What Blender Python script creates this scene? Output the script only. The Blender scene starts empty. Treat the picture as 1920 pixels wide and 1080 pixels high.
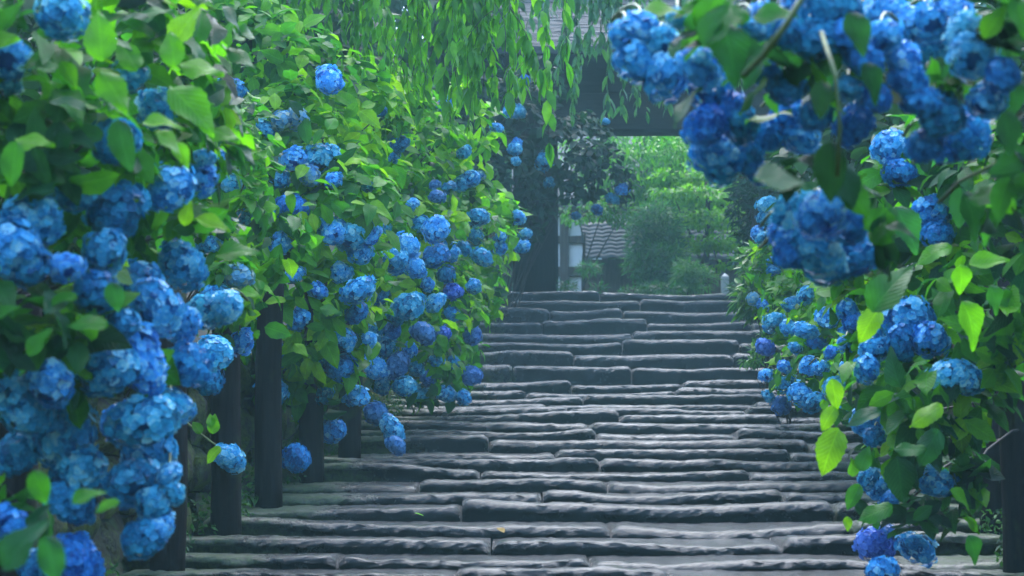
import bpy, math, random
import numpy as np
from mathutils import Matrix, Vector

random.seed(7)
rng = np.random.default_rng(7)
C = bpy.context.scene.collection
S = bpy.context.scene
R = math.radians

# ------------------------------------------------------------------ camera, sky, sun, exposure
FPX = 3150.0                      # focal length in pixels of the 1920 px wide photograph
PITCH = math.atan(440.0 / FPX)    # the camera looks slightly up the stairs
cam_d = bpy.data.cameras.new('camera')
cam = bpy.data.objects.new('camera', cam_d)
C.objects.link(cam)
cam.location = (0, 0, 0)
cam.rotation_euler = (math.pi / 2 + PITCH, 0, 0)
cam_d.sensor_width = 36.0
cam_d.lens = 36.0 * FPX / 1920.0
cam_d.clip_start = 0.1
cam_d.clip_end = 400
cam_d.dof.use_dof = True
cam_d.dof.focus_distance = 9.0
cam_d.dof.aperture_fstop = 4.2
S.camera = cam

world = bpy.data.worlds.new('World')
S.world = world
world.use_nodes = True
wn = world.node_tree.nodes
wl = world.node_tree.links
bg = wn['Background']
sky = wn.new('ShaderNodeTexSky')
sky.sky_type = 'NISHITA'
sky.sun_disc = False
SUN_EL, SUN_AZ = R(60), R(6)     # azimuth from +Y (up the stairs) towards +X
sky.sun_elevation = SUN_EL
sky.sun_rotation = SUN_AZ
sky.dust_density = 0.6
sky.ozone_density = 1.2
wl.new(sky.outputs[0], bg.inputs[0])
bg.inputs[1].default_value = 0.15
sun_d = bpy.data.lights.new('sun', 'SUN')
sun_d.energy = 0.9
sun_d.angle = R(60)
sun_d.color = (1.0, 0.97, 0.92)
sun = bpy.data.objects.new('sun', sun_d)
C.objects.link(sun)
sdir = Vector((math.cos(SUN_EL) * math.sin(SUN_AZ), math.cos(SUN_EL) * math.cos(SUN_AZ), math.sin(SUN_EL)))
sun.rotation_euler = sdir.to_track_quat('Z', 'Y').to_euler()
sun.location = (0, 0, 30)
S.view_settings.view_transform = 'Standard'
S.view_settings.look = 'None'
S.view_settings.gamma = 1.0
S.view_settings.use_curve_mapping = False
S.view_settings.exposure = 2.9
S.render.engine = 'CYCLES'
S.cycles.max_bounces = 6
S.cycles.transmission_bounces = 3
S.cycles.transparent_max_bounces = 4
S.cycles.volume_bounces = 0
S.cycles.use_denoising = True

# ------------------------------------------------------------------ helpers
ct, st = math.cos(PITCH), math.sin(PITCH)


def P(px, py, d):
    """a point at distance d (along Y) seen at pixel px, py of the photograph"""
    u, v = (px - 960.0) / FPX, (540.0 - py) / FPX
    y = ct - v * st
    k = d / y
    return np.array([u * k, d, (st + v * ct) * k])


def proj(p):
    """pixel and depth of points (n,3)"""
    p = np.atleast_2d(p)
    dep = p[:, 1] * ct + p[:, 2] * st
    up = -p[:, 1] * st + p[:, 2] * ct
    dep = np.maximum(dep, 0.05)
    return 960 + FPX * p[:, 0] / dep, 540 - FPX * up / dep, dep


def mk(name, verts, faces, mats, uv=None, attrs=None, smooth=True, mat_idx=None):
    """mesh from arrays; faces is an (m,k) array or a list of such arrays"""
    me = bpy.data.meshes.new(name)
    V = np.asarray(verts, dtype=np.float32).reshape(-1, 3)
    fl = faces if isinstance(faces, list) else [faces]
    fl = [np.asarray(f, dtype=np.int32) for f in fl if len(f)]
    me.vertices.add(len(V))
    me.vertices.foreach_set('co', V.ravel())
    li = np.concatenate([f.ravel() for f in fl])
    tot = np.concatenate([np.full(len(f), f.shape[1], dtype=np.int32) for f in fl])
    start = np.concatenate([[0], np.cumsum(tot)[:-1]]).astype(np.int32)
    me.loops.add(len(li))
    me.loops.foreach_set('vertex_index', li)
    me.polygons.add(len(tot))
    me.polygons.foreach_set('loop_start', start)
    me.polygons.foreach_set('loop_total', tot)
    me.polygons.foreach_set('use_smooth', np.full(len(tot), smooth, dtype=bool))
    if mat_idx is not None:
        me.polygons.foreach_set('material_index', np.asarray(mat_idx, dtype=np.int32))
    if uv is not None:
        l = me.uv_layers.new(name='UVMap')
        l.data.foreach_set('uv', np.asarray(uv, dtype=np.float32)[li].ravel())
    for k, a in (attrs or {}).items():
        at = me.attributes.new(k, 'FLOAT', 'POINT')
        at.data.foreach_set('value', np.asarray(a, dtype=np.float32))
    me.update(calc_edges=True)
    for m in (mats if isinstance(mats, (list, tuple)) else [mats]):
        me.materials.append(m)
    return me


def ob(name, me, parent=None, loc=None):
    o = bpy.data.objects.new(name, me)
    C.objects.link(o)
    if parent:
        o.parent = parent
    if loc is not None:
        o.location = loc
    return o


def tag(o, label=None, cat=None, group=None, kind=None):
    for k, v in (('label', label), ('category', cat), ('group', group), ('kind', kind)):
        if v:
            o[k] = v
    return o


def thing(name, loc, label, cat, group=None):
    o = bpy.data.objects.new(name, None)
    C.objects.link(o)
    o.empty_display_size = 0.1
    o.location = loc
    return tag(o, label, cat, group)


class MB:
    """collects simple shapes into one mesh"""

    def __init__(s):
        s.v, s.q, s.t, s.n = [], [], [], 0

    def add(s, v, q=None, t=None):
        v = np.asarray(v, float)
        if q is not None and len(q):
            s.q.append(np.asarray(q) + s.n)
        if t is not None and len(t):
            s.t.append(np.asarray(t) + s.n)
        s.v.append(v)
        s.n += len(v)

    def box(s, a, b, bev=0.0, rot=None, org=None):
        x0, y0, z0 = a
        x1, y1, z1 = b
        if bev <= 0:
            v = [(x, y, z) for z in (z0, z1) for y in (y0, y1) for x in (x0, x1)]
            q = [(0, 2, 3, 1), (4, 5, 7, 6), (0, 1, 5, 4), (2, 6, 7, 3), (0, 4, 6, 2), (1, 3, 7, 5)]
            s.add(v, q)
            return
        e = bev
        v, q = [], []
        for (zz, i) in ((z0, e), (z0 + e, 0), (z1 - e, 0), (z1, e)):
            v += [(x0 + e, y0 + i, zz), (x1 - e, y0 + i, zz), (x1 - i, y0 + e, zz), (x1 - i, y1 - e, zz),
                  (x1 - e, y1 - i, zz), (x0 + e, y1 - i, zz), (x0 + i, y1 - e, zz), (x0 + i, y0 + e, zz)]
        for k in range(3):
            for i in range(8):
                q.append((k * 8 + i, k * 8 + (i + 1) % 8, k * 8 + 8 + (i + 1) % 8, k * 8 + 8 + i))
        for b0 in (0, 24):
            f = [(0, 1, 2, 7), (7, 2, 3, 6), (6, 3, 4, 5)]
            q += [tuple(b0 + j for j in (ff if b0 else ff[::-1])) for ff in f]
        s.add(v, q)

    def tube(s, pts, rad, n=6, cap=True, wob=0.0):
        pts = np.asarray(pts, float)
        m = len(pts)
        rad = np.broadcast_to(np.asarray(rad, float), (m,))
        tan = np.gradient(pts, axis=0)
        tan /= np.linalg.norm(tan, axis=1)[:, None] + 1e-9
        ref = np.array([0, 0, 1.0]) if abs(tan[0][2]) < .9 else np.array([0, 1.0, 0])
        v = []
        for i in range(m):
            a = np.cross(tan[i], ref)
            a /= np.linalg.norm(a) + 1e-9
            b = np.cross(a, tan[i])
            for k in range(n):
                th = 2 * math.pi * k / n
                r = rad[i] * (1 + wob * (random.random() - .5))
                v.append(pts[i] + r * (math.cos(th) * a + math.sin(th) * b))
        q = [(i * n + k, i * n + (k + 1) % n, (i + 1) * n + (k + 1) % n, (i + 1) * n + k)
             for i in range(m - 1) for k in range(n)]
        t = []
        if cap:
            v += [pts[0], pts[-1]]
            for k in range(n):
                t.append((m * n, (k + 1) % n, k))
                t.append((m * n + 1, (m - 1) * n + k, (m - 1) * n + (k + 1) % n))
        s.add(v, q, t)

    def build(s, name, mat, parent=None, smooth=True, loc=None, attrs=None):
        fl = []
        if s.q:
            fl.append(np.concatenate(s.q))
        if s.t:
            fl.append(np.concatenate(s.t))
        me = mk(name, np.concatenate(s.v), fl, mat, smooth=smooth, attrs=attrs)
        o = ob(name, me, parent)
        if parent is not None:     # shapes are given in world coordinates
            o.location = -Vector(parent.location) if loc is None else loc
        return o


def norm(a):
    return a / (np.linalg.norm(a, axis=-1, keepdims=True) + 1e-9)


# value noise for geometry
_perm = rng.random((64, 64, 64)).astype(np.float32)


def vnoise(p):
    p = np.asarray(p, float)
    i = np.floor(p).astype(int)
    f = p - i
    f = f * f * (3 - 2 * f)
    r = 0
    for dx in (0, 1):
        for dy in (0, 1):
            for dz in (0, 1):
                w = (f[..., 0] if dx else 1 - f[..., 0]) * (f[..., 1] if dy else 1 - f[..., 1]) * (f[..., 2] if dz else 1 - f[..., 2])
                r = r + w * _perm[(i[..., 0] + dx) % 64, (i[..., 1] + dy) % 64, (i[..., 2] + dz) % 64]
    return r * 2 - 1


# ------------------------------------------------------------------ materials
def new_mat(name):
    m = bpy.data.materials.new(name)
    m.use_nodes = True
    nt = m.node_tree
    return m, nt, nt.nodes['Principled BSDF'], nt.nodes['Material Output']


def ramp(nt, stops, inp=None):
    r = nt.nodes.new('ShaderNodeValToRGB')
    el = r.color_ramp.elements
    while len(el) < len(stops):
        el.new(0.5)
    for e, (p, c) in zip(el, stops):
        e.position = p
        e.color = (c[0], c[1], c[2], 1)
    if inp is not None:
        nt.links.new(inp, r.inputs[0])
    return r


def noise(nt, scale, detail=4, rough=.6, vec=None, dim='3D'):
    n = nt.nodes.new('ShaderNodeTexNoise')
    n.inputs['Scale'].default_value = scale
    n.inputs['Detail'].default_value = detail
    n.inputs['Roughness'].default_value = rough
    if vec is not None:
        nt.links.new(vec, n.inputs['Vector'])
    return n


def geo_pos(nt):
    return nt.nodes.new('ShaderNodeNewGeometry').outputs['Position']


def obj_co(nt):
    return nt.nodes.new('ShaderNodeTexCoord').outputs['Object']


def math_n(nt, op, a, b=None, c=None):
    n = nt.nodes.new('ShaderNodeMath')
    n.operation = op
    for i, x in enumerate((a, b, c)):
        if x is None:
            continue
        if isinstance(x, (int, float)):
            n.inputs[i].default_value = x
        else:
            nt.links.new(x, n.inputs[i])
    return n.outputs[0]


def mixc(nt, fac, a, b, mode='MIX'):
    n = nt.nodes.new('ShaderNodeMix')
    n.data_type = 'RGBA'
    n.blend_type = mode
    for sock, x in ((n.inputs[0], fac), (n.inputs[6], a), (n.inputs[7], b)):
        if isinstance(x, (int, float)):
            sock.default_value = x
        elif isinstance(x, tuple):
            sock.default_value = (*x[:3], 1)
        else:
            nt.links.new(x, sock)
    return n.outputs[2]


def bump(nt, h, strength, dist, bs):
    b = nt.nodes.new('ShaderNodeBump')
    b.inputs['Strength'].default_value = strength
    b.inputs['Distance'].default_value = dist
    nt.links.new(h, b.inputs['Height'])
    nt.links.new(b.outputs[0], bs.inputs['Normal'])
    return b


def leaf_mat(name, stops, rough=.40, trans=.42, veins=True, bumpy=True, spec=.2):
    m, nt, bs, out = new_mat(name)
    at = nt.nodes.new('ShaderNodeAttribute')
    at.attribute_name = 'tint'
    col = ramp(nt, stops, at.outputs['Fac']).outputs[0]
    n1 = noise(nt, 22, 3, .6, geo_pos(nt))
    col = mixc(nt, 1.0, col, ramp(nt, [(.3, (.72, .76, .7)), (.7, (1.2, 1.15, 1.2))], n1.outputs[0]).outputs[0], 'MULTIPLY')
    if veins:
        uv = nt.nodes.new('ShaderNodeUVMap')
        sp = nt.nodes.new('ShaderNodeSeparateXYZ')
        nt.links.new(uv.outputs[0], sp.inputs[0])
        au = math_n(nt, 'ABSOLUTE', math_n(nt, 'SUBTRACT', sp.outputs[0], .5))
        vv = math_n(nt, 'SUBTRACT', math_n(nt, 'MULTIPLY', sp.outputs[1], 9.0), math_n(nt, 'MULTIPLY', au, 7.0))
        tri = math_n(nt, 'PINGPONG', vv, .5)
        side = math_n(nt, 'SUBTRACT', 1.0, math_n(nt, 'MULTIPLY', tri, 7.0))
        side = math_n(nt, 'MAXIMUM', side, 0.0)
        mid = math_n(nt, 'MAXIMUM', math_n(nt, 'SUBTRACT', 1.0, math_n(nt, 'MULTIPLY', au, 26.0)), 0.0)
        vein = math_n(nt, 'MAXIMUM', math_n(nt, 'MULTIPLY', side, .55), mid)
        col = mixc(nt, math_n(nt, 'MULTIPLY', vein, .5), col, mixc(nt, 1.0, col, (1.9, 1.75, 1.8), 'MULTIPLY'))
        h = math_n(nt, 'SUBTRACT', math_n(nt, 'MULTIPLY', tri, 1.2), vein)
        if bumpy:
            bump(nt, h, .5, .004, bs)
    nt.links.new(col, bs.inputs['Base Color'])
    bs.inputs['Roughness'].default_value = rough
    bs.inputs['Specular IOR Level'].default_value = spec
    tr = nt.nodes.new('ShaderNodeBsdfTranslucent')
    tcol = mixc(nt, 1.0, col, (1.9, 2.2, .8), 'MULTIPLY')
    nt.links.new(tcol, tr.inputs[0])
    ms = nt.nodes.new('ShaderNodeMixShader')
    ms.inputs[0].default_value = trans
    nt.links.new(bs.outputs[0], ms.inputs[1])
    nt.links.new(tr.outputs[0], ms.inputs[2])
    nt.links.new(ms.outputs[0], out.inputs[0])
    return m


HYD = [(0.0, (.006, .030, .012)), (.25, (.016, .090, .032)), (.5, (.038, .18, .016)), (.75, (.095, .30, .010)), (1.0, (.22, .42, .012))]
M_LEAF = leaf_mat('hydrangea_leaf_green', HYD)
M_LEAF_DARK = leaf_mat('shade_toned_leaf', [(0, (.004, .018, .012)), (.5, (.010, .042, .026)), (1, (.03, .09, .03))], .5, .2, spec=.15)  # darker copy of the hydrangea leaf, shade put into its colours
M_WEEP = leaf_mat('weeping_leaf', [(0, (.016, .08, .014)), (.5, (.05, .20, .012)), (1, (.13, .34, .012))], .35, .45, veins=False)
M_WEEPD = leaf_mat('grey_weeping_leaf', [(0, (.010, .05, .026)), (.5, (.028, .115, .05)), (1, (.08, .22, .06))], .3, .3, veins=False)
M_MAPLE = leaf_mat('maple_leaf', [(0, (.02, .08, .015)), (.5, (.06, .20, .02)), (1, (.15, .33, .03))], .4, .45, veins=False)
M_WOODS = leaf_mat('woodland_leaf', [(0, (.006, .03, .014)), (.5, (.016, .07, .022)), (1, (.045, .14, .02))], .5, .3, veins=False)
M_LANCE = leaf_mat('lance_leaf', [(0, (.008, .04, .024)), (.5, (.02, .09, .035)), (1, (.10, .26, .04))], .35, .3, veins=False)
M_FUZZ = leaf_mat('soft_needle_leaf', [(0, (.012, .06, .03)), (.5, (.03, .12, .05)), (1, (.07, .20, .06))], .5, .35, veins=False)


def petal_mat(name, stops):
    m, nt, bs, out = new_mat(name)
    at = nt.nodes.new('ShaderNodeAttribute')
    at.attribute_name = 'tint'
    col = ramp(nt, stops, at.outputs['Fac']).outputs[0]
    oi = nt.nodes.new('ShaderNodeObjectInfo')
    hs = nt.nodes.new('ShaderNodeHueSaturation')
    nt.links.new(col, hs.inputs['Color'])
    nt.links.new(math_n(nt, 'MULTIPLY_ADD', oi.outputs['Random'], .034, .470), hs.inputs['Hue'])
    nt.links.new(math_n(nt, 'MULTIPLY_ADD', oi.outputs['Random'], .35, .85), hs.inputs['Value'])
    col = hs.outputs[0]
    nt.links.new(col, bs.inputs['Base Color'])
    bs.inputs['Roughness'].default_value = .38
    bs.inputs['Specular IOR Level'].default_value = .35
    tr = nt.nodes.new('ShaderNodeBsdfTranslucent')
    nt.links.new(col, tr.inputs[0])
    ms = nt.nodes.new('ShaderNodeMixShader')
    ms.inputs[0].default_value = .3
    nt.links.new(bs.outputs[0], ms.inputs[1])
    nt.links.new(tr.outputs[0], ms.inputs[2])
    nt.links.new(ms.outputs[0], out.inputs[0])
    return m


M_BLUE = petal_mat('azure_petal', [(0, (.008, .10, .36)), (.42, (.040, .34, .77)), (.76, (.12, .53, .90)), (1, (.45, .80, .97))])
M_PALE = petal_mat('pale_petal', [(0, (.06, .22, .55)), (.5, (.18, .42, .72)), (1, (.55, .68, .55))])
M_VIO = petal_mat('violet_petal', [(0, (.02, .08, .36)), (.5, (.07, .20, .64)), (1, (.20, .38, .85))])

M_FALLEN = leaf_mat('faded_leaf', [(0, (.12, .07, .06)), (1, (.26, .17, .18))], veins=False)
m, nt, bs, out = new_mat('green_stem')
n1 = noise(nt, 12, 3, .6, geo_pos(nt))
nt.links.new(ramp(nt, [(.3, (.035, .06, .012)), (.7, (.12, .19, .04))], n1.outputs[0]).outputs[0], bs.inputs['Base Color'])
bs.inputs['Roughness'].default_value = .5
M_STEM = m

m, nt, bs, out = new_mat('brown_twig')
n1 = noise(nt, 30, 4, .6, geo_pos(nt))
nt.links.new(ramp(nt, [(.3, (.008, .006, .004)), (.7, (.026, .020, .014))], n1.outputs[0]).outputs[0], bs.inputs['Base Color'])
bs.inputs['Roughness'].default_value = .7
M_TWIG = m

# wet worn stone
m, nt, bs, out = new_mat('wet_kamakura_stone')
gp = geo_pos(nt)
big = noise(nt, 1.4, 3, .55, gp)
mid = noise(nt, 16, 8, .75, gp)
fine = noise(nt, 48, 5, .8, gp)
oi = nt.nodes.new('ShaderNodeObjectInfo')
col = ramp(nt, [(.25, (.0022, .0045, .0055)), (.5, (.0065, .0105, .012)), (.75, (.030, .036, .037))], mid.outputs[0]).outputs[0]
col = mixc(nt, 1.0, col, ramp(nt, [(0, (.65, .75, .8)), (.75, (1.0, 1.0, 1.0)), (1, (1.5, 1.3, 1.2))], oi.outputs['Random']).outputs[0], 'MULTIPLY')
spk = ramp(nt, [(.40, (.35, .36, .37)), (.56, (1.05, 1.06, 1.08)), (.70, (2.6, 2.65, 2.7))], fine.outputs[0]).outputs[0]
col = mixc(nt, 1.0, col, spk, 'MULTIPLY')
at = nt.nodes.new('ShaderNodeAttribute')
at.attribute_name = 'moss'
mossn = math_n(nt, 'ADD', at.outputs['Fac'], math_n(nt, 'MULTIPLY', math_n(nt, 'SUBTRACT', mid.outputs[0], .5), 1.3))
mossn = math_n(nt, 'ADD', mossn, math_n(nt, 'MULTIPLY', math_n(nt, 'SUBTRACT', big.outputs[0], .5), 1.2))
mfac = ramp(nt, [(.42, (0, 0, 0)), (.75, (1, 1, 1))], mossn).outputs[0]
mcol = ramp(nt, [(.35, (.012, .03, .006)), (.65, (.06, .115, .012))], fine.outputs[0]).outputs[0]
col = mixc(nt, mfac, col, mcol)
nt.links.new(col, bs.inputs['Base Color'])
rr = ramp(nt, [(.3, (.08, .08, .08)), (.7, (.26, .26, .26))], mid.outputs[0]).outputs[0]
rr = mixc(nt, mfac, rr, (.85, .85, .85))
nt.links.new(rr, bs.inputs['Roughness'])
bs.inputs['Specular IOR Level'].default_value = 1.0
bs.inputs['Coat Weight'].default_value = .3
bs.inputs['Coat Roughness'].default_value = .3
hh = math_n(nt, 'ADD', math_n(nt, 'MULTIPLY', mid.outputs[0], 1.0), math_n(nt, 'MULTIPLY', fine.outputs[0], .8))
bump(nt, hh, 1.0, .028, bs)
M_STONE = m

m, nt, bs, out = new_mat('mossy_bank_stone')
gp = geo_pos(nt)
mid = noise(nt, 7, 6, .65, gp)
fine = noise(nt, 60, 5, .7, gp)
c1 = ramp(nt, [(.3, (.012, .013, .010)), (.6, (.045, .042, .034))], fine.outputs[0]).outputs[0]
c2 = ramp(nt, [(.3, (.025, .055, .006)), (.7, (.14, .22, .016))], fine.outputs[0]).outputs[0]
fac = ramp(nt, [(.38, (0, 0, 0)), (.6, (1, 1, 1))], mid.outputs[0]).outputs[0]
nt.links.new(mixc(nt, fac, c1, c2), bs.inputs['Base Color'])
bs.inputs['Roughness'].default_value = .8
bump(nt, math_n(nt, 'ADD', fine.outputs[0], mid.outputs[0]), 1.0, .03, bs)
M_MOSS = m

m, nt, bs, out = new_mat('forest_earth')
gp = geo_pos(nt)
mid = noise(nt, 2.5, 6, .65, gp)
fine = noise(nt, 40, 5, .7, gp)
c1 = ramp(nt, [(.3, (.010, .009, .006)), (.7, (.04, .034, .022))], fine.outputs[0]).outputs[0]
c2 = ramp(nt, [(.3, (.012, .03, .006)), (.7, (.04, .08, .014))], fine.outputs[0]).outputs[0]
nt.links.new(mixc(nt, ramp(nt, [(.45, (0, 0, 0)), (.62, (1, 1, 1))], mid.outputs[0]).outputs[0], c1, c2), bs.inputs['Base Color'])
bs.inputs['Roughness'].default_value = .9
bump(nt, fine.outputs[0], .8, .03, bs)
M_EARTH = m


def wood_mat(name, dark, light, rough=.55, sz=(60, 60, 3), moss=False, spec=.3):
    m, nt, bs, out = new_mat(name)
    mp = nt.nodes.new('ShaderNodeMapping')
    mp.inputs['Scale'].default_value = sz
    nt.links.new(geo_pos(nt), mp.inputs[0])
    n = noise(nt, 1.0, 5, .65, mp.outputs[0])
    col = ramp(nt, [(.3, dark), (.7, light)], n.outputs[0]).outputs[0]
    if moss:
        n2 = noise(nt, 5, 4, .6, geo_pos(nt))
        col = mixc(nt, ramp(nt, [(.58, (0, 0, 0)), (.72, (.7, .7, .7))], n2.outputs[0]).outputs[0], col, (.03, .05, .01))
    nt.links.new(col, bs.inputs['Base Color'])
    bs.inputs['Roughness'].default_value = rough
    bs.inputs['Specular IOR Level'].default_value = spec
    bump(nt, n.outputs[0], .6, .01, bs)
    return m


M_POST = wood_mat('dark_wet_post_wood', (.004, .0035, .003), (.017, .013, .011), .7, moss=True, spec=.15)
M_GATE = wood_mat('dark_gate_timber', (.006, .006, .006), (.022, .019, .017), .7, (40, 40, 4), spec=.15)
M_GATEH = wood_mat('dark_gate_beam', (.006, .006, .006), (.020, .019, .018), .7, (4, 40, 40), spec=.15)
M_TIMBER = wood_mat('brown_house_timber', (.035, .026, .02), (.10, .075, .06), .6, (30, 30, 3))
M_BARK = wood_mat('tree_bark', (.012, .010, .008), (.055, .045, .035), .8, (30, 30, 6), moss=True)

m, nt, bs, out = new_mat('grey_roof_shingle')
gp = geo_pos(nt)
mp = nt.nodes.new('ShaderNodeMapping')
mp.inputs['Scale'].default_value = (5, 30, 30)
nt.links.new(gp, mp.inputs[0])
n = noise(nt, 1, 5, .7, mp.outputs[0])
nt.links.new(ramp(nt, [(.3, (.015, .017, .02)), (.7, (.06, .066, .07))], n.outputs[0]).outputs[0], bs.inputs['Base Color'])
bs.inputs['Roughness'].default_value = .7
bs.inputs['Specular IOR Level'].default_value = .12
bump(nt, n.outputs[0], .5, .02, bs)
M_SHINGLE = m

m, nt, bs, out = new_mat('grey_roof_tile')
n = noise(nt, 9, 4, .6, geo_pos(nt))
nt.links.new(ramp(nt, [(.3, (.05, .052, .055)), (.7, (.13, .13, .135))], n.outputs[0]).outputs[0], bs.inputs['Base Color'])
bs.inputs['Roughness'].default_value = .7
bs.inputs['Specular IOR Level'].default_value = .12
M_TILE = m

m, nt, bs, out = new_mat('white_plaster')
n = noise(nt, 3, 5, .6, geo_pos(nt))
nt.links.new(ramp(nt, [(.3, (.72, .74, .74)), (.7, (.84, .85, .84))], n.outputs[0]).outputs[0], bs.inputs['Base Color'])
bs.inputs['Roughness'].default_value = .85
M_PLASTER = m

# ------------------------------------------------------------------ stair profile (lip row of every step and its distance)
rows = [(1132, 5.85), (1104, 6.22), (1075, 6.6), (1045, 7.0), (1011, 7.45), (979, 7.9), (946, 8.35), (922, 8.75), (900, 9.2), (882, 9.6),
        (864, 10.0), (845, 10.45), (824, 10.9), (808, 11.3), (789, 11.8), (776, 12.3), (766, 12.75), (755, 13.25), (744, 13.7), (731, 14.2),
        (715, 14.7), (687, 15.2), (659, 15.65), (641, 16.05), (621, 16.45), (601, 16.85), (578, 17.25), (561, 17.65), (548, 18.1)]
steps = [(d, float(P(960, y, d)[2])) for y, d in rows]
SD = np.array([1.0] + [d - .02 for d, z in steps])
SZ = np.array([steps[0][1] - .115 * (steps[0][0] - 1.0)] + [z for d, z in steps])
TOPZ = steps[-1][1]


def gz(y):
    """ground level along the stairs"""
    return np.interp(y, SD, SZ, right=TOPZ)


def xl(y):
    return -1.39 + .087 * (y - 7.1)


def xr(y):
    return 2.02 + .087 * (y - 6.7)


# ground: one sheet with the stair slope and banks
ys = np.concatenate([np.arange(-40, 4, 2.0), np.arange(4, 20, .4), np.arange(20, 67, 2.0)])
xs = np.concatenate([np.arange(-60, -12, 6.0), np.arange(-12, -3, 1.0), np.arange(-3, 5, .25), np.arange(5, 14, 1.0), np.arange(14, 63, 6.0)])
GX, GY = np.meshgrid(xs, ys)


def terrain(X, Y):
    base = gz(Y) - .30
    yc = np.clip(Y, 0, 19)
    L = xl(yc) - .32 - X
    Rr = X - xr(yc) - .32
    side = np.maximum(L, Rr)
    on = np.clip((19.0 - Y) / 1.0, 0, 1)
    rise = np.where(side > 0, .62 + .16 * np.clip(side, 0, 8), 0) * on
    rough = .05 * vnoise(np.stack([X * 1.3 + 40, Y * 1.3 + 40, 0 * X + 3], -1)) * (side > 0)
    top = np.where(Y > 18.3, .28, 0) + np.clip((Y - 40) * .5, 0, 9) + np.clip(np.abs(X - 1) - 24, 0, 12) * .5 + np.clip(-26 - Y, 0, 14) * .35
    return base + rise + rough + top


GZ = terrain(GX, GY)
nx, ny = len(xs), len(ys)
gf = np.array([(j * nx + i, j * nx + i + 1, (j + 1) * nx + i + 1, (j + 1) * nx + i) for j in range(ny - 1) for i in range(nx - 1)])
ground = ob('ground', mk('ground', np.stack([GX, GY, GZ], -1).reshape(-1, 3), gf, M_EARTH))
tag(ground, 'dark mossy forest earth under the hedges and round the stairs', 'ground', kind='structure')


# ------------------------------------------------------------------ stone stairs
stairs = bpy.data.objects.new('stone_stairs', None)
C.objects.link(stairs)
tag(stairs, 'long flight of worn wet grey stone steps climbing between the hydrangeas', 'stairs', kind='structure')
stairs.location = (0.3, 6.0, float(gz(6.0)))


def stone(x0, x1, d, zl, rise, tread, seed):
    """one worn step stone, its rounded lip facing the camera"""
    L = x1 - x0
    nl = max(8, int(L / .028))
    u = np.linspace(0, 1, nl + 1)
    X = x0 + u * L
    e = np.minimum(u, 1 - u) * L
    endr = np.sqrt(np.clip(1 - (1 - np.clip(e / .05, 0, 1)) ** 2, 0, 1))
    s = seed * 3.7
    lipz = .030 * vnoise(np.stack([X * 1.6 + s, 0 * X + s, 0 * X + 1.5], -1)) + .008 * vnoise(np.stack([X * 4 + s, 0 * X, 0 * X + 2.5], -1)) + .004 * vnoise(np.stack([X * 14 + s, 0 * X, 0 * X + 6.5], -1))
    lipz = lipz - .018 * np.sin(math.pi * u) * ((seed * 7) % 3 == 0)
    lipz += ((seed * 0.618) % 1 - .5) * .050
    lipy = ((seed * .414) % 1 - .5) * .05 + .030 * vnoise(np.stack([X * 1.1 + s, 0 * X + 9, 0 * X + s], -1)) + .012 * vnoise(np.stack([X * 6 + s, 0 * X + 4, 0 * X], -1))
    lipz = lipz - .022 * (1 - endr)
    r = min(.046, rise * .58) + .007 * ((seed * 13) % 5 - 2) / 2
    prof = [(.05, -rise - .16), (.045, -rise - .03), (.034, -rise * .66), (.002, -r)]
    for a in (18, 36, 54, 72):
        prof.append((r * 1.25 * (1 - math.cos(R(a))), -r + r * math.sin(R(a))))
    prof += [(r * 1.5, .001), (tread * .35, .002), (tread * .62, .003), (tread * .85, .004), (tread + .10, .005)]
    prof = np.array(prof)
    k = len(prof)
    V = np.zeros((nl + 1, k, 3))
    for j, (py_, pz_) in enumerate(prof):
        fade = 1.0 if j < 9 else (.7, .45, .3, .2)[j - 9]
        V[:, j, 0] = X
        V[:, j, 1] = d + py_ + lipy * fade + (1 - endr) * .022 * (j < 10)
        V[:, j, 2] = zl + pz_ + lipz * fade * (0 if j == 0 else 1)
    nn = vnoise(V * 18 + s) * .0025 + vnoise(V * 45 + s) * .0045 + rng.uniform(-.0032, .0032, V.shape[:2])
    V[:, 2:, 2] += nn[:, 2:]
    V[:, 1:9, 1] += 2.2 * nn[:, 1:9]
    # side faces
    q = [(i * k + j, (i + 1) * k + j, (i + 1) * k + j + 1, i * k + j + 1) for i in range(nl) for j in range(k - 1)]
    V = V.reshape(-1, 3)
    n0 = len(V)
    bot = V.reshape(nl + 1, k, 3)[:, [0]]
    c0 = np.array([x0, d + .2, zl - rise - .16])
    c1 = np.array([x1, d + .2, zl - rise - .16])
    t = []
    for j in range(k - 1):
        t.append((n0, j, j + 1))
        t.append((n0 + 1, nl * k + j + 1, nl * k + j))
    V = np.concatenate([V, [c0, c1]])
    edge = np.minimum(V[:, 0] - xl(d), xr(d) - V[:, 0])
    low = np.clip((zl - V[:, 2]) / max(rise, .03), 0, 1)
    moss = .78 * np.clip(1 - edge / .75, 0, 1) + .16 * low
    joint = np.minimum(V[:, 0] - x0, x1 - V[:, 0])
    moss += .30 * np.clip(1 - joint / .05, 0, 1)
    return mk('stone', V, [np.array(q), np.array(t)], M_STONE, attrs={'moss': moss})


seed = 1
for i, (d, z) in enumerate(steps):
    zprev = steps[i - 1][1] if i else z - .05
    dn = steps[i + 1][0] if i + 1 < len(steps) else d + 1.3
    rise = max(z - zprev, .03)
    x, xe = xl(d) - .12 - random.random() * .15, xr(d) + .16
    while x < xe - .05:
        w = random.uniform(.75, 2.1)
        if xe - (x + w) < .45:
            w = xe - x
        me = stone(x + .005, x + w - .005, d, z, rise, dn - d, seed)
        o = ob('stone', me, stairs)
        o.location = -Vector(stairs.location)
        seed += 1
        x += w

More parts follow.
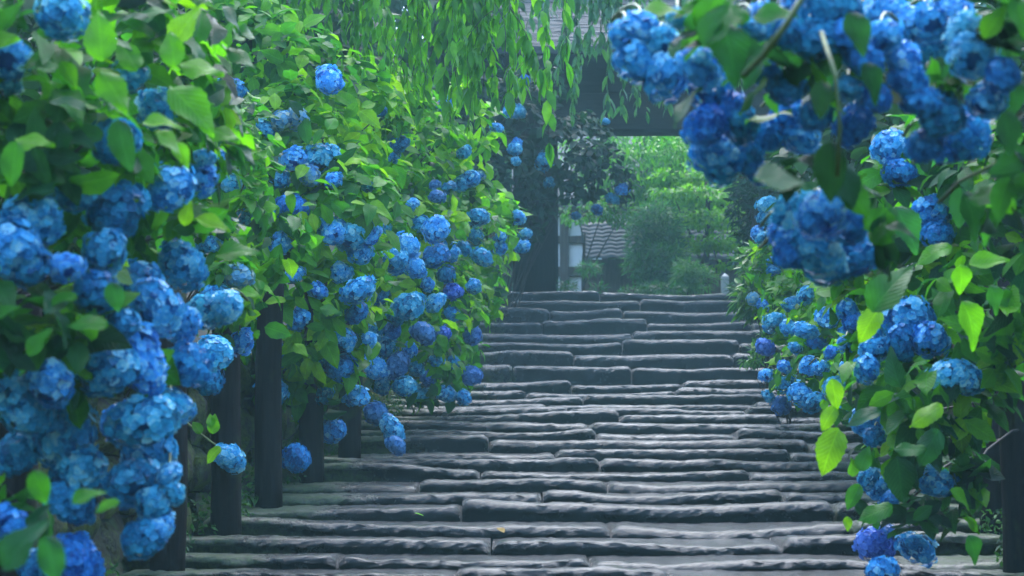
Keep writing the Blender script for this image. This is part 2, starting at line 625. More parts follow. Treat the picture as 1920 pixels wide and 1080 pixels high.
# mossy retaining stones behind the posts
for side, lab in ((-1, 'left'), (1, 'right')):
    wall = thing('mossy_bank_wall', (float(xl(8) - .3 if side < 0 else xr(8) + .3), 8, float(gz(8)) - .1),
                 'low mossy stone bank wall behind the posts on the %s side of the stairs' % lab, 'wall')
    y = 4.4
    while y < 18.4:
        w = random.uniform(.30, .55)
        zc = -.12
        for c in range(3):
            h = random.uniform(.20, .30)
            xx = (xl(y + w / 2) if side < 0 else xr(y + w / 2)) + side * (.26 + .02 * c + random.uniform(-.02, .02))
            z0 = float(gz(y)) + zc
            mb = MB()
            n_ = 4
            V = []
            gy = np.linspace(0, 1, n_ + 1)
            for jz in gy:
                for jy in gy:
                    ex = 4 * jy * (1 - jy) * 4 * jz * (1 - jz)
                    V.append((xx - side * .07 * ex ** .35, y + .008 + (w - .016) * jy, z0 + .006 + (h - .012) * jz))
            V = np.array(V)
            V[:, 0] += .025 * vnoise(V * 9)
            nb = len(V)
            q = [(a * 5 + b, a * 5 + b + 1, a * 5 + b + 6, a * 5 + b + 5) for a in range(4) for b in range(4)]
            V2 = V.copy()
            V2[:, 0] = xx + side * .22
            ring = [0, 1, 2, 3, 4, 9, 14, 19, 24, 23, 22, 21, 20, 15, 10, 5]
            q += [(ring[k], ring[(k + 1) % 16], nb + ring[(k + 1) % 16], nb + ring[k]) for k in range(16)]
            mb.add(np.concatenate([V, V2]), q)
            mb.build('stone', M_MOSS, wall)
            zc += h
        y += w

# posts along the stair edges
post_specs = []
for k, (px, py, lab) in enumerate([(170, 1210, 'nearest dark wooden post at the left edge, under the big blurred blue heads'),
                                   (318, 1062, 'dark wooden post left of the lowest visible step, beside the hanging flower cluster'),
                                   (425, 990, 'thick dark wooden post behind the single small flower on its bent twig'),
                                   (506, 932, 'slim dark wooden post between two mossy wall patches on the left'),
                                   (588, 884, 'dark wooden post beside the round deep blue flower low on the left'),
                                   (660, 848, 'dark wooden post deep in shade, farthest one visible on the left stair edge')]):
    d = float(np.interp(-py, [-y for y, _ in rows], [d for _, d in rows])) if py < 1130 else 5.3
    post_specs.append(((px - 960) / FPX * d if px > 200 else xl(d) - .02, d, .068, lab))
post_specs.append(((1893 - 960) / FPX * 6.72, 6.72, .056, 'dark wooden post at the right edge of the photo, beside the mossy bank'))
post_specs.append(((1800 - 960) / FPX * 7.9 + .12, 7.9, .056, 'shaded wooden post on the right behind the low pair of blue flowers'))
for x, d, r, lab in post_specs:
    zb = float(gz(d)) - .12
    t = thing('wooden_post', (float(x), d, zb), lab, 'post', 'wooden posts along the stair edges')
    mb = MB()
    H = 1.3
    zz = np.linspace(0, H, 9)
    pts = np.stack([x + .012 * np.sin(zz * 3 + d), d + .01 * np.cos(zz * 4 + d), zb + zz], -1)
    mb.tube(pts, np.linspace(r * 1.06, r * .95, 9), 14, wob=.07)
    mb.build('shaft', M_POST, t)
    mb = MB()
    mb.tube([(x + .012 * math.sin(H * 3 + d), d, zb + H), (x + .012 * math.sin(H * 3 + d), d, zb + H + .015), (x, d, zb + H + .028)], [r * .93, r * .85, r * .3], 14)
    mb.build('post_top', M_POST, t)

# ------------------------------------------------------------------ leaves
def leaf_tpl(nl=6, asp=.62, fold=.16, droop=.18, serr=0.0, curl=0.0, tip=1.0, lance=False, wave=0.0):
    t = np.linspace(0, 1, nl + 1)
    if lance:
        w = np.sin(math.pi * t ** .85) ** .9
    else:
        w = (np.sin(math.pi * np.clip(t, 0, 1) ** .78)) ** .75 * (1 - .25 * t ** 3)
    w = np.maximum(w, .02)
    if serr:
        w = w * (1 + serr * ((np.arange(nl + 1) % 2) - .5))
    V, UV = [], []
    for i in range(nl + 1):
        for cx in (-1, -.5, 0, .5, 1):
            x = cx * w[i] * asp / 2
            yy = t[i]
            z = fold * abs(x) - droop * t[i] ** 2 + wave * math.sin(t[i] * 9 + cx * 2) * abs(cx) * .1 - curl * x * x * 2
            V.append((x, yy, z))
            UV.append((.5 + cx * .5 * w[i], yy))
    q = [(i * 5 + j, i * 5 + j + 1, i * 5 + j + 6, i * 5 + j + 5) for i in range(nl) for j in range(4)]
    return np.array(V), np.array(UV), np.array(q)


def leaf_small(asp=.6, fold=.18, droop=.2, lance=False):
    """cheap leaf: 3 segments, folded at the midrib"""
    t = np.array([0, .22, .55, .82, 1.0])
    w = np.array([.03, .72, 1.0, .55, .03]) if not lance else np.array([.05, .8, 1, .5, .03])
    V, UV = [], []
    for i in range(5):
        for cx in (-1, 0, 1):
            x = cx * w[i] * asp / 2
            V.append((x, t[i], fold * abs(x) - droop * t[i] ** 2))
            UV.append((.5 + cx * .5 * w[i], t[i]))
    q = [(i * 3 + j, i * 3 + j + 1, i * 3 + j + 4, i * 3 + j + 3) for i in range(4) for j in range(2)]
    return np.array(V), np.array(UV), np.array(q)


def frames(A, N):
    A = norm(A)
    Xa = norm(np.cross(A, N))
    Z = np.cross(Xa, A)
    return Xa, A, Z


def joined_leaves(name, mat, parent, Pp, A, N, Ssz, tint, tpls, kind='stuff'):
    Xa, Ya, Za = frames(A, N)
    vs, qs, uvs, ts, off = [], [], [], [], 0
    which = rng.integers(0, len(tpls), len(Pp))
    for k, (tv, tuv, tq) in enumerate(tpls):
        s = which == k
        n = int(s.sum())
        if not n:
            continue
        sc = Ssz[s][:, None, None]
        V = Pp[s][:, None, :] + sc * (tv[None, :, 0:1] * Xa[s][:, None, :] + tv[None, :, 1:2] * Ya[s][:, None, :] + tv[None, :, 2:3] * Za[s][:, None, :])
        m_ = len(tv)
        vs.append(V.reshape(-1, 3))
        qs.append((tq[None] + (np.arange(n) * m_)[:, None, None]).reshape(-1, 4) + off)
        uvs.append(np.tile(tuv, (n, 1)))
        ts.append(np.repeat(tint[s], m_))
        off += n * m_
    V = np.concatenate(vs)
    if parent is not None:
        V = V - np.array(parent.location)
    o = ob(name, mk(name, V, np.concatenate(qs), mat, uv=np.concatenate(uvs), attrs={'tint': np.concatenate(ts)}), parent)
    if kind:
        o['kind'] = kind
    return o


TPL_SMALL = [leaf_small(.62, .2, .22), leaf_small(.56, .35, .1), leaf_small(.66, .1, .35), leaf_small(.6, .3, .5)]
TPL_LANCE = [leaf_small(.27, .3, .2, True), leaf_small(.24, .2, .45, True), leaf_small(.30, .4, .1, True)]
TPL_TINY = [(np.array([(-.25, .4, .04), (0, 0, 0), (.25, .4, .04), (0, 1, -.1)]), np.array([(0, .4), (.5, 0), (1, .4), (.5, 1)]), np.array([(0, 1, 2, 3)]))]
TPL_BROAD = [(np.array([(-.36, .45, .1), (0, 0, 0), (.36, .45, .1), (0, 1, -.15)]), np.array([(0, .4), (.5, 0), (1, .4), (.5, 1)]), np.array([(0, 1, 2, 3)]))]
TPL_NEEDLE = [(np.array([(-.06, .4, .02), (0, 0, 0), (.06, .4, .02), (0, 1, -.15)]), np.array([(0, .4), (.5, 0), (1, .4), (.5, 1)]), np.array([(0, 1, 2, 3)]))]

# big leaf meshes shared by the single leaves: shape variants x tints
NT = 9
LEAFSH = [dict(asp=.62, fold=.20, droop=.22, wave=.5), dict(asp=.56, fold=.40, droop=.08, wave=.4), dict(asp=.68, fold=.10, droop=.42, wave=.6),
          dict(asp=.60, fold=.28, droop=.55, wave=.5), dict(asp=.64, fold=.05, droop=.12, curl=.35, wave=.7)]
LEAFM = {}
for a, kw in enumerate(LEAFSH):
    tv, tuv, tq = leaf_tpl(9, serr=.07, **kw)
    for b in range(NT):
        LEAFM[a, b] = mk('leaf', tv, tq, M_LEAF, uv=tuv, attrs={'tint': np.full(len(tv), b / (NT - 1))})
HEROM = {}
for a, kw in enumerate(LEAFSH):
    tv, tuv, tq = leaf_tpl(15, serr=.09, **kw)
    for b in range(NT):
        HEROM[a, b] = mk('leaf', tv, tq, M_LEAF, uv=tuv, attrs={'tint': np.full(len(tv), b / (NT - 1))})


def put_leaf(parent, p, a, n, s, tint, var=None, hero=False):
    Xa, Ya, Za = frames(np.array([a]), np.array([n]))
    var = random.randrange(len(LEAFSH)) if var is None else var
    o = bpy.data.objects.new('leaf', (HEROM if hero else LEAFM)[var, int(round(max(0, min(1, tint)) * (NT - 1)))])
    C.objects.link(o)
    o.parent = parent
    M = Matrix.Identity(4)
    for i in range(3):
        M[i][0], M[i][1], M[i][2] = Xa[0][i] * s, Ya[0][i] * s, Za[0][i] * s
        M[i][3] = p[i] - parent.location[i]
    o.matrix_basis = M
    return o


# ------------------------------------------------------------------ flower heads
def head_mesh(seed, mat, nf=185, lump=.10, mean=.52, sd=.29):
    r = np.random.default_rng(seed)
    i = np.arange(nf) + .5
    ph = np.arccos(1 - 1.9 * i / nf)                 # a gap at the stalk below
    th = math.pi * (1 + 5 ** .5) * i
    D = np.stack([np.sin(ph) * np.cos(th), np.sin(ph) * np.sin(th), np.cos(ph)], -1)
    D = norm(D + r.normal(0, .07, D.shape))
    rad = 1 + lump * 2.3 * vnoise(D * 1.6 + seed * 5.3) + lump * 1.1 * vnoise(D * 3.4 + seed * 2.3) + r.normal(0, .06, nf)
    Cc = D * rad[:, None] * np.array([1, 1, .84])
    N = norm(D + r.normal(0, .17, D.shape))
    ref = norm(r.normal(0, 1, D.shape))
    Xa = norm(np.cross(N, ref))
    Ya = np.cross(N, Xa)
    tint_f = np.clip(r.normal(mean, sd, nf) + .12 * vnoise(D * 2.2 + seed), 0, 1)
    # a petal: rounded cup of four rows
    pv = []
    for v, w in ((0.05, .08), (.42, .46), (.80, .54), (1.0, .30)):
        for u in (-1, 0, 1):
            pv.append((u * w, v - (.10 * abs(u) if v > .7 else 0), .10 * abs(u) + .10 * v * v - .02))
    pv = np.array(pv)
    pq = np.array([(a * 3 + b, a * 3 + b + 1, a * 3 + b + 4, a * 3 + b + 3) for a in (0, 1, 2) for b in (0, 1)])
    vs, qs, ts, off = [], [], [], 0
    fs = r.uniform(.175, .26, nf)
    for k in range(4):
        ang = k * math.pi / 2
        c, s = math.cos(ang), math.sin(ang)
        cup = 1 + r.normal(0, .5, nf)[:, None]
        x = (pv[:, 0] * c - pv[:, 1] * s)[None]
        y = (pv[:, 0] * s + pv[:, 1] * c)[None]
        z = pv[None, :, 2] * cup
        V = Cc[:, None] + fs[:, None, None] * (x[..., None] * Xa[:, None] + y[..., None] * Ya[:, None] + z[..., None] * N[:, None])
        vs.append(V.reshape(-1, 3))
        qs.append((pq[None] + (np.arange(nf) * 12)[:, None, None]).reshape(-1, 4) + off)
        t4 = np.repeat(tint_f, 12) + np.tile(np.array([.30] * 3 + [-.10] * 3 + [0] * 3 + [.14] * 3), nf) + np.repeat(r.normal(0, .06, nf), 12)
        ts.append(t4)
        off += nf * 12
    # inner ball of stalks so that no hole shows through
    mb = MB()
    rings = 7
    cv = []
    for a in range(rings + 1):
        p_ = math.pi * a / rings
        for b in range(10):
            q_ = 2 * math.pi * b / 10
            cv.append((.74 * math.sin(p_) * math.cos(q_), .74 * math.sin(p_) * math.sin(q_), .60 * math.cos(p_)))
    cq = [(a * 10 + b, a * 10 + (b + 1) % 10, (a + 1) * 10 + (b + 1) % 10, (a + 1) * 10 + b) for a in range(rings) for b in range(10)]
    vs.append(np.array(cv))
    qs.append(np.array(cq) + off)
    ts.append(np.full(len(cv), 0.0))
    return mk('flower_head', np.concatenate(vs), np.concatenate(qs), mat, attrs={'tint': np.clip(np.concatenate(ts), 0, 1)})


H_BLUE = [head_mesh(s, M_BLUE, lump=.09 + .025 * (s % 4)) for s in range(8)]
H_LIGHT = [head_mesh(s + 40, M_BLUE, mean=.72, sd=.2) for s in range(4)]
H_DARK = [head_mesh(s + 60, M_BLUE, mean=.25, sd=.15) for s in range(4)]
H_PALE = [head_mesh(s + 20, M_PALE, lump=.12) for s in range(3)]
H_VIO = [head_mesh(s + 30, M_VIO) for s in range(3)]
HK = {'b': H_BLUE, 'l': H_LIGHT, 'd': H_DARK, 'p': H_PALE, 'v': H_VIO}

all_heads = []     # filled from the tables below before any leaf is placed; (pos, radius) for keeping leaves off the flowers


def lobes_of(lobes):
    return [(P(px, py, d), np.array([rx * d / FPX, rd, ry * d / FPX])) for (px, py, d, rx, ry, rd) in lobes]


def head_at(h, D, L):
    """centre and radius of a flower head: at the outer face of the bush where the photograph shows it"""
    px, py, w = h[:3]
    dd = D * FPX / w * (1 + .03 * math.sin(px * 12.9 + py * 78.2))
    q = P(px, py, 1.0)
    ent, near = [], []
    for c, r in L:
        A_, B_, C_ = ((q / r) ** 2).sum(), ((q / r) * (c / r)).sum(), ((c / r) ** 2).sum() - 1
        disc = B_ * B_ - A_ * C_
        near.append((((px - 960) / FPX * c[1] - c[0]) ** 2 + (q[2] * c[1] - c[2]) ** 2, c[1] - r[1] * .5))
        if disc > 0:
            ent.append((B_ - math.sqrt(disc)) / A_)
    if ent:
        dd = min(max(dd, min(ent) - .35), min(ent) + .08)
    elif near:
        e = min(near)[1]
        dd = min(max(dd, e - .5), e + .4)
    p = P(px, py, dd)
    for _ in range(30):
        if p[2] > gz(dd) + .14:
            break
        dd *= .97
        p = P(px, py, dd)
    return p, w * dd / FPX / 2


BUSHES = []


def bush(*a, **k):
    BUSHES.append((a, k))


def build_bush(name, label, base, lobes, heads, D, nleaf, lsize, tint=(.5, .2), mat=None, tpls=None, single=300, group='hydrangea bushes along the stairs',
         heroes=(), stems=True, dens_top=.2, cat='hydrangea bush', tint_fn=None, droop=.35, keepoff=1.0, nbranch=2, extra=()):
    """a hydrangea: stems, flower heads, its nearest leaves one by one and the rest of the foliage joined"""
    mat = mat or M_LEAF
    bx, by = base
    root = thing(name, (bx, by, float(terrain(np.array([[bx]]), np.array([[by]]))[0, 0])), label, cat, group)
    L = []
    for (px, py, d, rx, ry, rd) in lobes:
        c = P(px, py, d)
        L.append((c, np.array([rx * d / FPX, rd, ry * d / FPX])))
    myheads = []
    for h in heads:
        px, py, w = h[:3]
        kind = h[3] if len(h) > 3 else 'b'
        p, r_ = head_at(h, D, L)
        me = random.choice(HK[kind])
        o = bpy.data.objects.new('flower_head', me)
        C.objects.link(o)
        o.parent = root
        o.location = Vector(p) - root.location
        side = -1 if px > 960 else 1
        o.rotation_euler = (R(random.uniform(10, 60)), R(side * random.uniform(-5, 45)), random.uniform(0, 6.28))
        sc = r_ * .89
        o.scale = (sc * random.uniform(.86, 1.16), sc * random.uniform(.86, 1.16), sc * random.uniform(.84, 1.12))
        myheads.append((p, r_))
    # leaves spread through the shell of the lobes
    if L and nleaf:
        area = np.array([r[0] * r[2] + r[0] * r[1] + r[1] * r[2] for _, r in L])
        k = rng.choice(len(L), size=nleaf * 4, p=area / area.sum())
        dirs = norm(rng.normal(0, 1, (nleaf * 4, 3)))
        cen = np.array([c for c, _ in L])[k]
        rad = np.array([r for _, r in L])[k]
        f = 1.06 - .42 * rng.random(nleaf * 4) ** 1.6
        pos = cen + dirs * rad * f[:, None]
        out = norm(dirs / rad)
        keep = np.ones(len(pos), bool)
        for c, r in L:
            keep &= (((pos - c) / r) ** 2).sum(1) > .42
        toward = norm(-pos)
        keep &= ((out * toward).sum(1) > -.25) | (rng.random(len(pos)) < .35)
        keep &= pos[:, 2] > gz(pos[:, 1]) + .12
        pos, out, f = pos[keep][:nleaf], out[keep][:nleaf], f[keep][:nleaf]
        m4 = max(1, len(pos) // 4)
        pos, out, f = pos[:m4], out[:m4], f[:m4]
        ax = norm(out * .75 + np.array([0, -.12, .62]) + rng.normal(0, .33, (m4, 3)))
        e1 = norm(np.cross(ax, norm(rng.normal(0, 1, (m4, 3)))))
        e2 = np.cross(ax, e1)
        Ps, As, Ns, Ss = [], [], [], []
        for q in range(4):
            e = (e1, e2)[q // 2] * (1 if q % 2 == 0 else -1)
            Ps.append(pos - ax * (.045 * (q // 2)) + rng.normal(0, .008, (m4, 3)))
            As.append(norm(e * .9 + ax * rng.uniform(.0, .5, (m4, 1)) + rng.normal(0, .22, (m4, 3)) + np.array([0, 0, -droop * .9])))
            Ns.append(norm(ax + rng.normal(0, .25, (m4, 3))))
            Ss.append(lsize * rng.uniform(.55, 1.0, m4) * (1.0 if q > 1 else .85))
        pos, A, N, sz = np.concatenate(Ps), np.concatenate(As), np.concatenate(Ns), np.concatenate(Ss)
        f = np.tile(f, 4)
        n = len(pos)
        tn = np.tile(rng.normal(tint[0], tint[1] * .8, m4), 4) + rng.normal(0, tint[1] * .6, n)
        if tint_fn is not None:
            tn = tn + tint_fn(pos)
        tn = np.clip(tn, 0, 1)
        # keep leaves off the flowers and out of the line between them and the path
        ok = np.ones(n, bool)
        mid_ = pos + A * sz[:, None] * .5
        for hp, hr in all_heads:
            dv = norm(-hp[None])[0]
            rel = mid_ - hp
            al = rel @ dv
            per = np.linalg.norm(rel - al[:, None] * dv, axis=1)
            ok &= ~((al > -hr * .6) & (al < 3.0) & (per < hr * keepoff * rng.uniform(.75, 1.25, n)))
        pos, A, N, sz, tn, f = pos[ok], A[ok], N[ok], sz[ok], tn[ok], f[ok]
        u, v, dep = proj(pos)
        inn = (u > -60) & (u < 1980) & (v > -60) & (v < 1140)
        score = sz / dep * inn * np.clip((f - .75) / .3, .05, 1)
        order = np.argsort(-score)
        ns = min(single, len(order)) if single else 0
        for j in order[:ns]:
            put_leaf(root, pos[j], A[j], N[j], sz[j], tn[j])
        rest = order[ns:]
        if len(rest):
            joined_leaves('foliage', mat, root, pos[rest], A[rest], N[rest], sz[rest], tn[rest], tpls or TPL_SMALL)
    for hl in heroes:
        px, py, ln, ang, d, tt = hl[:6]
        tilt = hl[6] if len(hl) > 6 else random.uniform(-.5, .5)
        s = ln * d / FPX
        a = np.array([math.cos(R(ang)), random.uniform(-.25, .25), math.sin(R(ang))])
        p = P(px, py, d) - norm(a) * s * .5
        n_ = np.array([.35 * tilt - .1, -1.0, .75 + .5 * tilt])
        put_leaf(root, p, a, n_, s, tt, hero=True)
    # stems: from the base to the lobes and from inside the lobes to every head
    if stems:
        base_p = np.array(root.location)
        for (c, r) in L:
            for k in range(nbranch):
                b = base_p + np.array([random.uniform(-.15, .15), random.uniform(-.15, .15), -.05])
                e = c + r * np.array([random.uniform(-.5, .5), random.uniform(.1, .7), random.uniform(-.2, .6)])
                m1 = b * .6 + e * .4 + np.array([random.uniform(-.1, .1), random.uniform(.25, .5), .45])
                t_ = np.linspace(0, 1, 7)[:, None]
                mb = MB()
                mb.tube((1 - t_) ** 2 * b + 2 * t_ * (1 - t_) * m1 + t_ ** 2 * e, np.linspace(.007, .004, 7), 5)
                mb.build('branch', M_TWIG, root)
        for (p, r_) in myheads:
            dv = norm(p[None])[0]
            e = p + dv * r_ * .3
            b = p + dv * .42 + np.array([random.uniform(-.08, .08), 0, .02])
            m1 = p + dv * .25 + np.array([0, 0, .10])
            t_ = np.linspace(0, 1, 7)[:, None]
            mb = MB()
            mb.tube((1 - t_) ** 2 * b + 2 * t_ * (1 - t_) * m1 + t_ ** 2 * e, np.linspace(.0045, .003, 7), 5)
            mb.build('flower_stalk', M_STEM, root)
    return root


# ---- flower tables read from the photograph: pixel x, y, width (kind)
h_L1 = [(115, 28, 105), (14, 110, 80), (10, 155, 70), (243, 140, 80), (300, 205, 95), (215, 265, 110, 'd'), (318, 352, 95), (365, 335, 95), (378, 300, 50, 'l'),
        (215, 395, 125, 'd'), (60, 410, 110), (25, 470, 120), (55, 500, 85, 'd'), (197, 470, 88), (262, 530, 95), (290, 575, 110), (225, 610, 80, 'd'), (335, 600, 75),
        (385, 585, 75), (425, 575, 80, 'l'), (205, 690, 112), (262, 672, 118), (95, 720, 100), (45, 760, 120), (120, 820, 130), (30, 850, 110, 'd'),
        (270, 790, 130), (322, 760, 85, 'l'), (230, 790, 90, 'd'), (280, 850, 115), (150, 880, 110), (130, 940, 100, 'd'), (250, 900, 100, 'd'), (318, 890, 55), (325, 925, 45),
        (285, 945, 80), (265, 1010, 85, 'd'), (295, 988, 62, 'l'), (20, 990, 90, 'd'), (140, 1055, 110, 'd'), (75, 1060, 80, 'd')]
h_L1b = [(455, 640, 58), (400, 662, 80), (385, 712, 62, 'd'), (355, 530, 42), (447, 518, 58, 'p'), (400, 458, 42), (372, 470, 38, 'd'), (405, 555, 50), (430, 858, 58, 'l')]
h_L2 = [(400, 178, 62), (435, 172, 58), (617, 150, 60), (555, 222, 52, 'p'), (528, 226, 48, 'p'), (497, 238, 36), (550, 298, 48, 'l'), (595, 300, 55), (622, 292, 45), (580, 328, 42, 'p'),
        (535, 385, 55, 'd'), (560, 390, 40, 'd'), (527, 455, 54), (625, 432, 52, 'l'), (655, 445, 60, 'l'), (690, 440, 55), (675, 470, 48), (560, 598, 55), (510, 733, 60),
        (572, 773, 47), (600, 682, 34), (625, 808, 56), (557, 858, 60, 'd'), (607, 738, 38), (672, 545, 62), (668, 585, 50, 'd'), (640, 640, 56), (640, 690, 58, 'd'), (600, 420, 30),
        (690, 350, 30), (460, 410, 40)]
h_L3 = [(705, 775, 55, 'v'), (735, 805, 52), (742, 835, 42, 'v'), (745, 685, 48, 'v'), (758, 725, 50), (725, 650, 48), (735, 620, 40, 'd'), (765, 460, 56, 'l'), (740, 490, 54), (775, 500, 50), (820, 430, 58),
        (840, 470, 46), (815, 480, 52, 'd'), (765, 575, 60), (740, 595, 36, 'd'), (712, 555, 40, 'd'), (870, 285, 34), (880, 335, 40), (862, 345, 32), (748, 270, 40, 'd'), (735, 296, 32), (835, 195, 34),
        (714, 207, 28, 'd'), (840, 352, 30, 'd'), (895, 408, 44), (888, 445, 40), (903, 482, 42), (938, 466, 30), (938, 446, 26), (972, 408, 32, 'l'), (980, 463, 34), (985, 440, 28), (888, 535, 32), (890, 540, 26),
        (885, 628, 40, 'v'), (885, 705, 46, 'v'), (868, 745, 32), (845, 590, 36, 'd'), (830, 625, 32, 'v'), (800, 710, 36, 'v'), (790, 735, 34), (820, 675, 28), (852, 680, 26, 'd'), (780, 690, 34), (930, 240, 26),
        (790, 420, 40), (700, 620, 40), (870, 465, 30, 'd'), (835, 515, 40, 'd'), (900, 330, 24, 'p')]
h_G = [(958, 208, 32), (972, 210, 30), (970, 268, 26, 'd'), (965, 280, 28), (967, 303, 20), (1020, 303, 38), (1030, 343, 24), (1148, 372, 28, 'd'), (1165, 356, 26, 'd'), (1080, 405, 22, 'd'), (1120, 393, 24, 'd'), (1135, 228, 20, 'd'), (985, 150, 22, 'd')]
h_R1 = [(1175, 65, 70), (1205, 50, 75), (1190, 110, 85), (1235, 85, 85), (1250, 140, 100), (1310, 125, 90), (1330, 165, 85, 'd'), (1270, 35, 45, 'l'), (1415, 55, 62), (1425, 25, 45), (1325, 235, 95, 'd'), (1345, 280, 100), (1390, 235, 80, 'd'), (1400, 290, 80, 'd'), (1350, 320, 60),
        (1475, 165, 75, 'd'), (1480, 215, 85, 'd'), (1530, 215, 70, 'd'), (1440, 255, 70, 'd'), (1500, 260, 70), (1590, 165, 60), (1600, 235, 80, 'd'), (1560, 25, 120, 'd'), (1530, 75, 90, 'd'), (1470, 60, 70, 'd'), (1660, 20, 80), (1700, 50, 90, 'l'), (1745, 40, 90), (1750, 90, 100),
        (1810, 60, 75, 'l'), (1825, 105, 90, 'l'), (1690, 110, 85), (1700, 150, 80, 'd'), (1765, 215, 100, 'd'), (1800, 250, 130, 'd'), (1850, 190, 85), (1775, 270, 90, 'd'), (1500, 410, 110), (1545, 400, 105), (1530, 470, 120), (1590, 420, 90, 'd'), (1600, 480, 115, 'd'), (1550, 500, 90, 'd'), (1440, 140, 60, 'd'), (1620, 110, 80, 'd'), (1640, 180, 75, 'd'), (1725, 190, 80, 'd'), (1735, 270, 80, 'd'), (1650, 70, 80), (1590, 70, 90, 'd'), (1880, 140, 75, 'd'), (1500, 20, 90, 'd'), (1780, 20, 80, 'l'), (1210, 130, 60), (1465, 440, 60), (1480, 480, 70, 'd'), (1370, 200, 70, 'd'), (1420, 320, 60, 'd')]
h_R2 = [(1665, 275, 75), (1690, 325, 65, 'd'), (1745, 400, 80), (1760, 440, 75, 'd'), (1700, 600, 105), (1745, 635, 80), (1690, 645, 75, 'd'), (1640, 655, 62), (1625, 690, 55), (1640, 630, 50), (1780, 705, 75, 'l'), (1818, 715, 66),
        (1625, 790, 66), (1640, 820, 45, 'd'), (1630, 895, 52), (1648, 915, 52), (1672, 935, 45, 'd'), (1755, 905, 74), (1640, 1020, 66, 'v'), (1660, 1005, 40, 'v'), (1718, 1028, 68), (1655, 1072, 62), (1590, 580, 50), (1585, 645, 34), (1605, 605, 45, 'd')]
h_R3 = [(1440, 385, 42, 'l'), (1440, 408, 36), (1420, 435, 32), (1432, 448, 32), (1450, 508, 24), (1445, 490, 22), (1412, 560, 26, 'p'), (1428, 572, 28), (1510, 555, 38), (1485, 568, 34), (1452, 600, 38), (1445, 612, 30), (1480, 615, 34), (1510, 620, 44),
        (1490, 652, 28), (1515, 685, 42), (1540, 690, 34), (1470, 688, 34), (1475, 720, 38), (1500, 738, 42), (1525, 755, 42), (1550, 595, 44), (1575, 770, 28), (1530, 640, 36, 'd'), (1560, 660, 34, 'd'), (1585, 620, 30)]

low_leaf_tint = lambda p: np.where(p[:, 2] < gz(p[:, 1]) + .55, -.22, 0.0)  # leaves close to the ground take a darker tint

# left side, from near to far
bush('hydrangea_bush', 'big blurred hydrangea with huge blue heads filling the left edge of the photo', (-2.3, 5.2),
     [(40, 120, 4.0, 200, 190, .45), (300, 120, 4.5, 160, 190, .45), (130, 300, 4.1, 210, 170, .4), (360, 250, 4.7, 90, 150, .3), (90, 520, 4.0, 150, 150, .35), (330, 430, 4.7, 110, 110, .3), (60, 660, 4.0, 160, 110, .3), (200, 620, 4.2, 120, 90, .3), (30, 960, 3.9, 90, 70, .2)],
     h_L1, .175, 1250, .13, (.48, .22), extra=[(8, 180, 360, 480, 1000, 70, 110), (4, 0, 150, 350, 540, 70, 110)], nbranch=1, heroes=[
         (187, 65, 105, 97, 3.6, .66, .3), (345, 45, 95, 65, 3.9, .85, .4), (322, 90, 80, 100, 3.8, .62, 0), (378, 125, 88, -8, 4.0, .8, .2), (72, 122, 80, 160, 3.6, .4, .9), (125, 195, 75, 165, 3.5, .28, 1.0),
         (38, 240, 95, 100, 3.7, .3, 0), (65, 262, 78, -5, 3.5, .75, .3), (25, 308, 90, -95, 3.4, .5, .2), (226, 270, 95, -85, 3.4, .12, -.3), (362, 200, 125, -42, 3.8, .62, .2), (298, 222, 70, 15, 3.5, .78, .4), (322, 262, 72, -28, 3.5, .7, .9),
         (215, 170, 95, -55, 3.5, .6, .2), (340, 290, 60, -60, 3.6, .8, .3), (400, 420, 70, -15, 4.2, .9, .2), (350, 400, 50, 80, 4.2, .85, .2), (440, 465, 80, 20, 4.3, .55, .3), (165, 605, 75, 172, 3.6, .5, .3), (70, 640, 66, 60, 3.6, .48, .0), (115, 555, 60, 175, 3.7, .5, .4),
         (12, 585, 55, 30, 3.6, .45, .2), (215, 557, 58, -80, 3.5, .2, .1), (130, 140, 60, -60, 3.7, .7, .2), (290, 20, 80, 10, 4.0, .35, .8), (60, 350, 90, 170, 3.7, .2, .3), (130, 340, 80, -60, 3.8, .2, .1), (20, 30, 80, 60, 3.6, .55, .1), (250, 30, 60, 170, 3.9, .3, .8),
         (160, 925, 60, 40, 3.2, .45, .3), (30, 1020, 110, 60, 2.9, .30, -.2), (95, 1050, 90, -80, 2.9, .25, -.2), (200, 950, 50, 200, 3.3, .6, .2), (75, 915, 70, -70, 3.3, .55, .1), (240, 100, 80, 120, 3.9, .6, .2), (420, 250, 70, -20, 4.3, .6, .2)])
bush('hydrangea_bush', 'hydrangea with a few sharp blue heads above the thick dark post, left', (-1.75, 7.2),
     [(440, 560, 7.3, 70, 80, .3), (470, 420, 7.6, 110, 110, .4), (430, 300, 7.6, 110, 130, .4)], h_L1b, .14, 800, .13, (.55, .2), tint_fn=low_leaf_tint,
     heroes=[(395, 788, 28, 100, 6.8, .7, .2), (400, 795, 38, 85, 6.8, .75, .4), (398, 850, 38, -140, 6.75, .9, .2), (370, 800, 30, 120, 6.9, .6, .2)])
